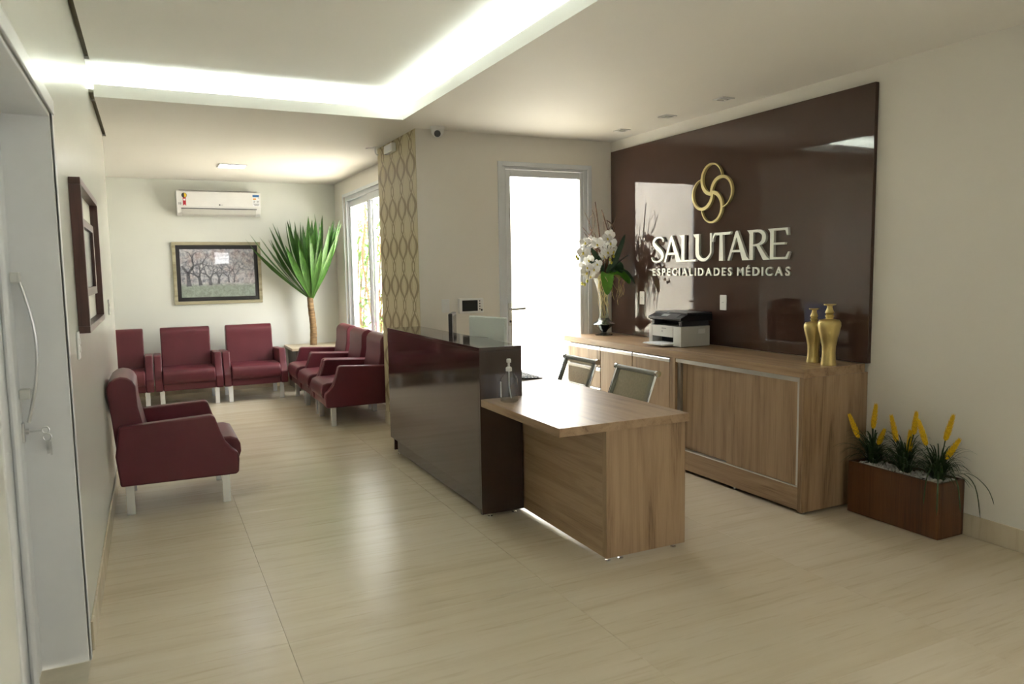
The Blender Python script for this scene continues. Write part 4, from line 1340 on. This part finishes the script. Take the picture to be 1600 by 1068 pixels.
# ------------------------------------------------------------------ glass vase with orchids
VX, VY = 3.872, 6.0
t = thing('glass_vase', 'tall trumpet-shaped smoked glass vase on a round foot', 'vase', (VX, VY, ZK))
ov = [(0.082, 0.0), (0.084, 0.005), (0.050, 0.012), (0.026, 0.020), (0.026, 0.038), (0.050, 0.062), (0.085, 0.092), (0.105, 0.105), (0.098, 0.116), (0.065, 0.135), (0.046, 0.165), (0.040, 0.215), (0.043, 0.30), (0.055, 0.39), (0.075, 0.47), (0.100, 0.54)]
n_ = 32
g = G()
vs, fs = [], []
for r, z in ov:
    for k in range(n_):
        vs.append((r * cos(2 * pi * k / n_), r * sin(2 * pi * k / n_), z))
for i in range(len(ov) - 1):
    for k in range(n_):
        fs.append((i * n_ + k, i * n_ + (k + 1) % n_, (i + 1) * n_ + (k + 1) % n_, (i + 1) * n_ + k))
fs.append(tuple(range(n_))[::-1])
g.add(vs, fs)
obj('bowl', g, 'vglass', t, angle=60)
obj('silvered_bulb', G().lathe([(0.024, 0.030), (0.048, 0.061), (0.083, 0.0915), (0.103, 0.105), (0.096, 0.1155), (0.063, 0.1345), (0.044, 0.164)], n=32), 'mercury', t, angle=60)
obj('foot', G().lathe([(0.083, 0.0005), (0.084, 0.006), (0.03, 0.013)], n=32), 'vglass', t)
mg = G()
r4 = random.Random(3)
for k in range(60):
    a, r = r4.uniform(0, 2 * pi), 0.075 * math.sqrt(r4.random())
    mg.ball((r * cos(a), r * sin(a), 0.105 + r4.uniform(-0.006, 0.012)), 0.011, 6, 4)
mo = obj('glass_beads', mg, 'steel', t)
mo['kind'] = 'stuff'

t = thing('orchid_arrangement', 'white orchids with curly twigs and hanging roots in the glass vase', 'flowers', (VX, VY, ZK))
B0 = Vector((VX, VY, ZK))


def loc_(x, y, z):
    return Vector((x, y, z)) - B0


def flower_mesh():
    g = G()
    def petal(ang, L, W, tilt):
        pts = []
        for i in range(6):
            f = i / 5
            for j in range(5):
                q = (j / 4 - 0.5) * 2
                ww = W * math.sqrt(max(0.0, 1 - (2 * f - 1.0) ** 2 * 0.96)) * (0.35 + 0.65 * min(1, f * 2.2))
                x, y = 0.004 + L * f, q * ww
                z = 0.012 * f * tilt - 0.25 * y * y / max(W, 1e-3) + 0.004 * sin(f * 5)
                pts.append((x * cos(ang) - y * sin(ang), x * sin(ang) + y * cos(ang), z))
        fs = [(i * 5 + j, i * 5 + j + 1, (i + 1) * 5 + j + 1, (i + 1) * 5 + j) for i in range(5) for j in range(4)]
        g.add(pts, fs)
    for a, L, W, tl in ((0.15, 0.052, 0.032, 1), (pi - 0.15, 0.052, 0.032, 1), (pi / 2, 0.048, 0.020, -0.5), (pi * 1.28, 0.046, 0.018, -0.5), (pi * 1.72, 0.046, 0.018, -0.5)):
        petal(a, L, W, tl)
    return g


fme = flower_mesh().mesh('flower', 70)
fme.materials.append(MW['petal'])
lme = G().ball((0, -0.008, 0.010), 0.008, 8, 6, (1, 1, 1)).ball((0, -0.018, 0.008), 0.006, 8, 5, (1.5, 1, 0.7)).mesh('lip', 60)
lme.materials.append(MW['lip'])
FL = [(3.67, 1.79), (3.73, 1.80), (3.80, 1.78), (3.91, 1.83), (3.945, 1.865), (3.955, 1.79), (3.885, 1.74), (3.91, 1.70), (3.99, 1.71), (3.875, 1.67), (3.65, 1.70), (3.71, 1.63), (3.80, 1.59), (3.69, 1.565), (3.745, 1.56), (3.655, 1.575), (3.72, 1.48), (3.685, 1.515), (3.83, 1.795), (3.77, 1.545)]
camp = Vector((0, 0, 1.55))
r5 = random.Random(11)
fpos = []
for i, (x, z) in enumerate(FL):
    y = 6.0 + r5.uniform(-0.10, 0.06)
    p = Vector((x * y / 6.0, y, 1.55 + (z - 1.55) * y / 6.0))
    fpos.append(p)
    o = obj('flower', fme, None, t, p - B0)
    d = Vector((-0.45 + r5.uniform(-0.5, 0.5), -0.9, r5.uniform(-0.3, 0.35))).normalized()
    o.rotation_mode = 'QUATERNION'
    o.rotation_quaternion = d.to_track_quat('Z', 'Y') @ Quaternion((0, 0, 1), r5.uniform(-0.35, 0.35))
    o.scale = (r5.uniform(0.9, 1.1),) * 3
    obj('lip', lme, None, o)


def curve(name, pts, rad, mname, n=6, k=6):
    q = smooth_path([loc_(*p) for p in pts], k)
    rr = [rad[0] + (rad[1] - rad[0]) * i / (len(q) - 1) for i in range(len(q))]
    return obj(name, G().tube(q, rr, n), mname, t, angle=60)


curve('flower_stem', [(3.87, 6.0, 1.12), (3.86, 5.98, 1.5), (3.90, 5.96, 1.78), (3.93, 5.95, 1.84), (3.86, 5.95, 1.83), (3.78, 5.95, 1.80), (3.66, 5.94, 1.77), (3.60, 5.94, 1.68)], (0.004, 0.002), 'orchid_leaf_dark')
curve('flower_stem', [(3.87, 6.0, 1.15), (3.84, 5.97, 1.50), (3.80, 5.96, 1.66), (3.74, 5.95, 1.63), (3.69, 5.95, 1.55), (3.66, 5.94, 1.42)], (0.004, 0.002), 'orchid_leaf_dark')
curve('flower_stem', [(3.88, 6.0, 1.15), (3.90, 5.97, 1.55), (3.93, 5.96, 1.75), (3.97, 5.94, 1.72), (3.99, 5.92, 1.66)], (0.004, 0.002), 'orchid_leaf_dark')
for x, z in ((3.575, 1.66), (3.61, 1.675), (3.985, 1.66), (3.945, 1.63), (3.635, 1.41), (3.69, 1.43), (3.96, 1.60), (3.59, 1.64), (3.66, 1.40)):
    y = 5.93
    obj('bud', G().ball(loc_(x * y / 6, y, 1.55 + (z - 1.55) * y / 6), 0.013, 10, 7, (0.9, 0.9, 1.25)), 'bud', t)


def oleaf(p0, p1, p2, wmax, mname, nrm):
    q = smooth_path([loc_(*p0), loc_(*p1), loc_(*p2)], 6)
    n = len(q) - 1
    wd = [wmax * (sin(pi * min(1, (i / n) * 0.94 + 0.06)) ** 0.7) + 0.001 for i in range(n + 1)]
    obj('leaf', G().ribbon(q, wd, nrm=Vector(nrm)), mname, t, angle=70)


oleaf((3.88, 5.96, 1.50), (3.83, 5.88, 1.46), (3.80, 5.83, 1.30), 0.060, 'orchid_leaf', (-0.4, -0.9, 0.3))
oleaf((3.90, 5.96, 1.50), (3.97, 5.86, 1.50), (4.00, 5.76, 1.40), 0.055, 'orchid_leaf', (-0.1, -0.8, 0.6))
oleaf((3.90, 5.98, 1.50), (3.95, 5.90, 1.57), (3.97, 5.84, 1.50), 0.050, 'orchid_leaf_dark', (-0.3, -0.9, 0.3))
oleaf((3.90, 5.97, 1.45), (3.97, 5.92, 1.66), (4.02, 5.86, 1.86), 0.026, 'orchid_leaf_dark', (-0.5, -0.85, 0.1))
oleaf((3.90, 5.97, 1.50), (3.94, 5.84, 1.60), (3.96, 5.70, 1.67), 0.024, 'orchid_leaf_dark', (-0.2, -0.4, 0.9))
oleaf((3.91, 5.96, 1.50), (3.99, 5.83, 1.52), (4.02, 5.70, 1.40), 0.022, 'orchid_leaf_dark', (0, -0.3, 0.95))
oleaf((3.85, 5.97, 1.50), (3.78, 5.97, 1.64), (3.72, 5.98, 1.74), 0.026, 'orchid_leaf_dark', (-0.4, -0.9, 0.1))
oleaf((3.84, 5.97, 1.50), (3.76, 5.95, 1.62), (3.66, 5.93, 1.58), 0.022, 'orchid_leaf_dark', (-0.3, -0.7, 0.6))
r6 = random.Random(17)
# curly twigs
TW = [[(3.87, 6.0, 1.1), (3.86, 6.01, 1.6), (3.84, 6.02, 1.85), (3.80, 6.03, 2.17)], [(3.88, 6.0, 1.1), (3.93, 6.03, 1.7), (3.96, 6.05, 1.86), (3.92, 6.06, 2.02), (3.89, 6.06, 2.10)],
      [(3.88, 6.0, 1.2), (3.96, 6.03, 1.80), (4.02, 6.04, 1.90), (3.99, 6.05, 1.97), (3.94, 6.05, 2.0)]]
for p in TW:
    curve('twig', p, (0.009, 0.004), 'twig')
for k in range(24):
    a = r6.uniform(-2.6, 2.4)
    sx_ = r6.uniform(-0.16, 0.13)
    zt = r6.uniform(1.75, 2.10)
    p = [(VX, VY, 1.2), (VX + sx_ * 0.25, VY + 0.02, 1.55)]
    x, z = VX + sx_ * 0.5, 1.62
    while z < zt:
        p.append((min(4.05, x), VY + r6.uniform(-0.05, 0.08), z))
        x += sx_ * 0.18 + r6.uniform(-0.022, 0.022)
        z += r6.uniform(0.05, 0.09)
    curve('twig', p, (0.006, 0.0022), 'twig', 5, 4)
# pale hanging roots, inside and outside the glass
for k in range(26):
    if k < 16:
        x0 = VX + r6.uniform(-0.12, -0.02)
        zb = r6.uniform(1.08, 1.30)
    else:
        x0 = VX + r6.uniform(0.05, 0.16)
        zb = r6.uniform(1.18, 1.35)
    y0_ = VY - 0.08 + r6.uniform(-0.05, 0.02)
    p = [(VX + (x0 - VX) * 0.4, VY - 0.03, 1.50), (x0, y0_, 1.46)]
    z = 1.42
    x = x0
    while z > zb:
        x += r6.uniform(-0.018, 0.022)
        p.append((min(x, 4.06), y0_ + r6.uniform(-0.01, 0.01), z))
        z -= r6.uniform(0.03, 0.06)
    curve('root', p, (0.0035, 0.002), 'root', 5, 4)
for k in range(10):
    a = r6.uniform(0, 2 * pi)
    curve('root', [(VX + 0.05 * cos(a), VY + 0.05 * sin(a), 1.42), (VX + 0.03 * cos(a + 1), VY + 0.03 * sin(a + 1), 1.25), (VX + 0.022 * cos(a + 2), VY + 0.022 * sin(a + 2), 1.12), (VX + 0.05 * cos(a + 2), VY + 0.05 * sin(a + 2), 1.045)], (0.005, 0.003), 'root', 5, 4)

# ------------------------------------------------------------------ planter with yellow spikes
PX0, PX1, PY0, PY1, PH = 3.885, 4.106, 2.612, 3.215, 0.325
t = thing('planter_box', 'rust-brown rectangular wooden planter on the floor by the cabinet end', 'planter', (PX0, PY0, 0))
pwid, plen = PX1 - PX0, PY1 - PY0
obj('board', G().box(0, 0.018, 0, plen, 0.004, PH, 0.003), 'planter', t)
obj('board', G().box(pwid - 0.018, pwid, 0, plen, 0.004, PH, 0.003), 'planter', t)
obj('board', G().box(0.0182, pwid - 0.0182, 0, 0.018, 0.004, PH, 0.003), 'planter', t)
obj('board', G().box(0.0182, pwid - 0.0182, plen - 0.018, plen, 0.004, PH, 0.003), 'planter', t)
obj('soil', G().box(0.0182, pwid - 0.0182, 0.0182, plen - 0.0182, 0.004, PH - 0.030), 'soil', t)
pg_ = G()
for k in range(420):
    r = rnd.uniform(0.006, 0.012)
    pg_.ball((rnd.uniform(0.03, pwid - 0.03), rnd.uniform(0.03, plen - 0.03), PH - 0.026 + rnd.uniform(0, 0.020)), r, 6, 4, (1.2, 0.9, 0.7))
po = obj('white_pebbles', pg_, 'pebble', t, angle=80)
po['kind'] = 'stuff'


def spike_geo(h):
    g = G()
    g.tube([(0, 0, 0), (0, 0, h * 0.9)], [0.007, 0.003], 6)
    n = 12
    for i in range(n):
        f = i / (n - 1)
        z = h * f * 0.86
        rr = 0.018 * (1 - 0.5 * f ** 2) * (0.75 + 0.25 * min(1, f * 5))
        for k in range(6):
            a = 2 * pi * (k + 0.5 * (i % 2)) / 6
            d = Vector((cos(a), sin(a), 0))
            sd = Vector((-sin(a), cos(a), 0))
            p0 = Vector((0, 0, z)) + d * 0.003
            p1 = Vector((0, 0, z + 0.012)) + d * rr * 0.62
            p2 = Vector((0, 0, z + 0.030)) + d * rr * 1.15
            w_ = 0.0075 * (1 - 0.35 * f)
            g.add([p0, p1 + sd * w_, p2, p1 - sd * w_, p1 + d * 0.004 + Vector((0, 0, -0.004))], [(0, 1, 4), (0, 4, 3), (1, 2, 4), (4, 2, 3), (0, 3, 2, 1)])
    return g


SPK = [((3.316, .594), (3.241, .45)), ((3.112, .694), (3.128, .534)), ((3.032, .551), (3.075, .446)), ((3.017, .639), (2.972, .477)), ((2.854, .687), (2.867, .544)),
       ((2.890, .570), (2.893, .429)), ((2.826, .647), (2.768, .502)), ((2.628, .707), (2.672, .548)), ((2.563, .584), (2.639, .454))]
sm = spike_geo(0.16).mesh('flower_spike', 30, False)
sm.materials.append(MW['spike'])
CL = [((4.0, 3.13, 'leftmost clump of yellow spiked grass in the planter, beside the cabinet')), ((3.995, 2.905, 'middle clump of yellow spiked grass in the planter')), ((4.0, 2.70, 'rightmost clump of yellow spiked grass in the planter, blades spilling over the end'))]
for ci, (cx, cy, lab) in enumerate(CL):
    zb = PH - 0.03
    t = thing('flowering_grass', lab, 'plant', (cx, cy, zb), 0, 'yellow spiked plants in the planter')
    gg = G()
    for k in range(120):
        a = rnd.uniform(0, 2 * pi)
        L = rnd.uniform(0.13, 0.27)
        tl = rnd.uniform(0.35, 1.32)
        dx, dy = cos(a), sin(a)
        reach = L * sin(tl)
        if dx > 0:
            reach = min(reach, 0.09 / max(dx, 0.05))
        if dy > 0 and ci == 0:
            reach = min(reach, 0.115 / max(dy, 0.05))
        dr_ = rnd.uniform(0.0, 0.12) * (tl > 0.8)
        pts = [(0.015 * dx, 0.015 * dy, 0), (reach * 0.4 * dx, reach * 0.4 * dy, L * cos(tl) * 0.62 + 0.03), (reach * 0.8 * dx, reach * 0.8 * dy, L * cos(tl) * 0.95 + 0.02), (reach * 1.1 * dx, reach * 1.1 * dy, max(0.03, L * cos(tl) - dr_ * 0.3))]
        q = smooth_path(pts, 3)
        gg.ribbon(q, [0.004 * (1 - (i / (len(q) - 1)) ** 2) + 0.0006 for i in range(len(q))])
    if ci == 2:
        for (ex, ey, ez) in ((-0.02, -0.26, -0.13), (-0.10, -0.20, -0.10), (0.03, -0.30, -0.05), (-0.15, -0.02, -0.10), (-0.15, -0.10, -0.14)):
            gg.ribbon(smooth_path([(0, 0, 0), (ex * 0.5, ey * 0.5, 0.09), (ex * 0.85, ey * 0.85, 0.04), (ex, ey, ez)], 4), [0.004] * 12 + [0.0006])
    o = obj('grass_blades', gg, 'grass', t, angle=70)
    o['kind'] = 'stuff'
    for (ty, tz), (by, bz) in SPK[ci * 3:ci * 3 + 3]:
        xo = rnd.uniform(-0.03, 0.01)
        p0 = Vector((4.0 + xo - cx, by - cy, bz - zb))
        p1 = Vector((4.0 + xo - cx, ty - cy, tz - zb))
        if ty > 3.2:
            p0 = Vector((3.945 - cx, 3.195 - cy, 0.466 - zb))
            p1 = Vector((3.905 - cx, 3.238 - cy, 0.617 - zb))
        sp_ = obj('flower_spike', sm, None, t, p0)
        sp_.rotation_mode = 'QUATERNION'
        sp_.rotation_quaternion = Vector((0, 0, 1)).rotation_difference((p1 - p0).normalized())
        k_ = (p1 - p0).length / 0.165
        sp_.scale = (1, 1, k_)
        q = smooth_path([(0, 0, 0), tuple(p0 * 0.5 + Vector((0, 0, 0.02))), tuple(p0), tuple(p0 + (p1 - p0) * 0.1)], 4)
        obj('stalk', G().tube(q, 0.0035, 6), 'grass', t, angle=70)
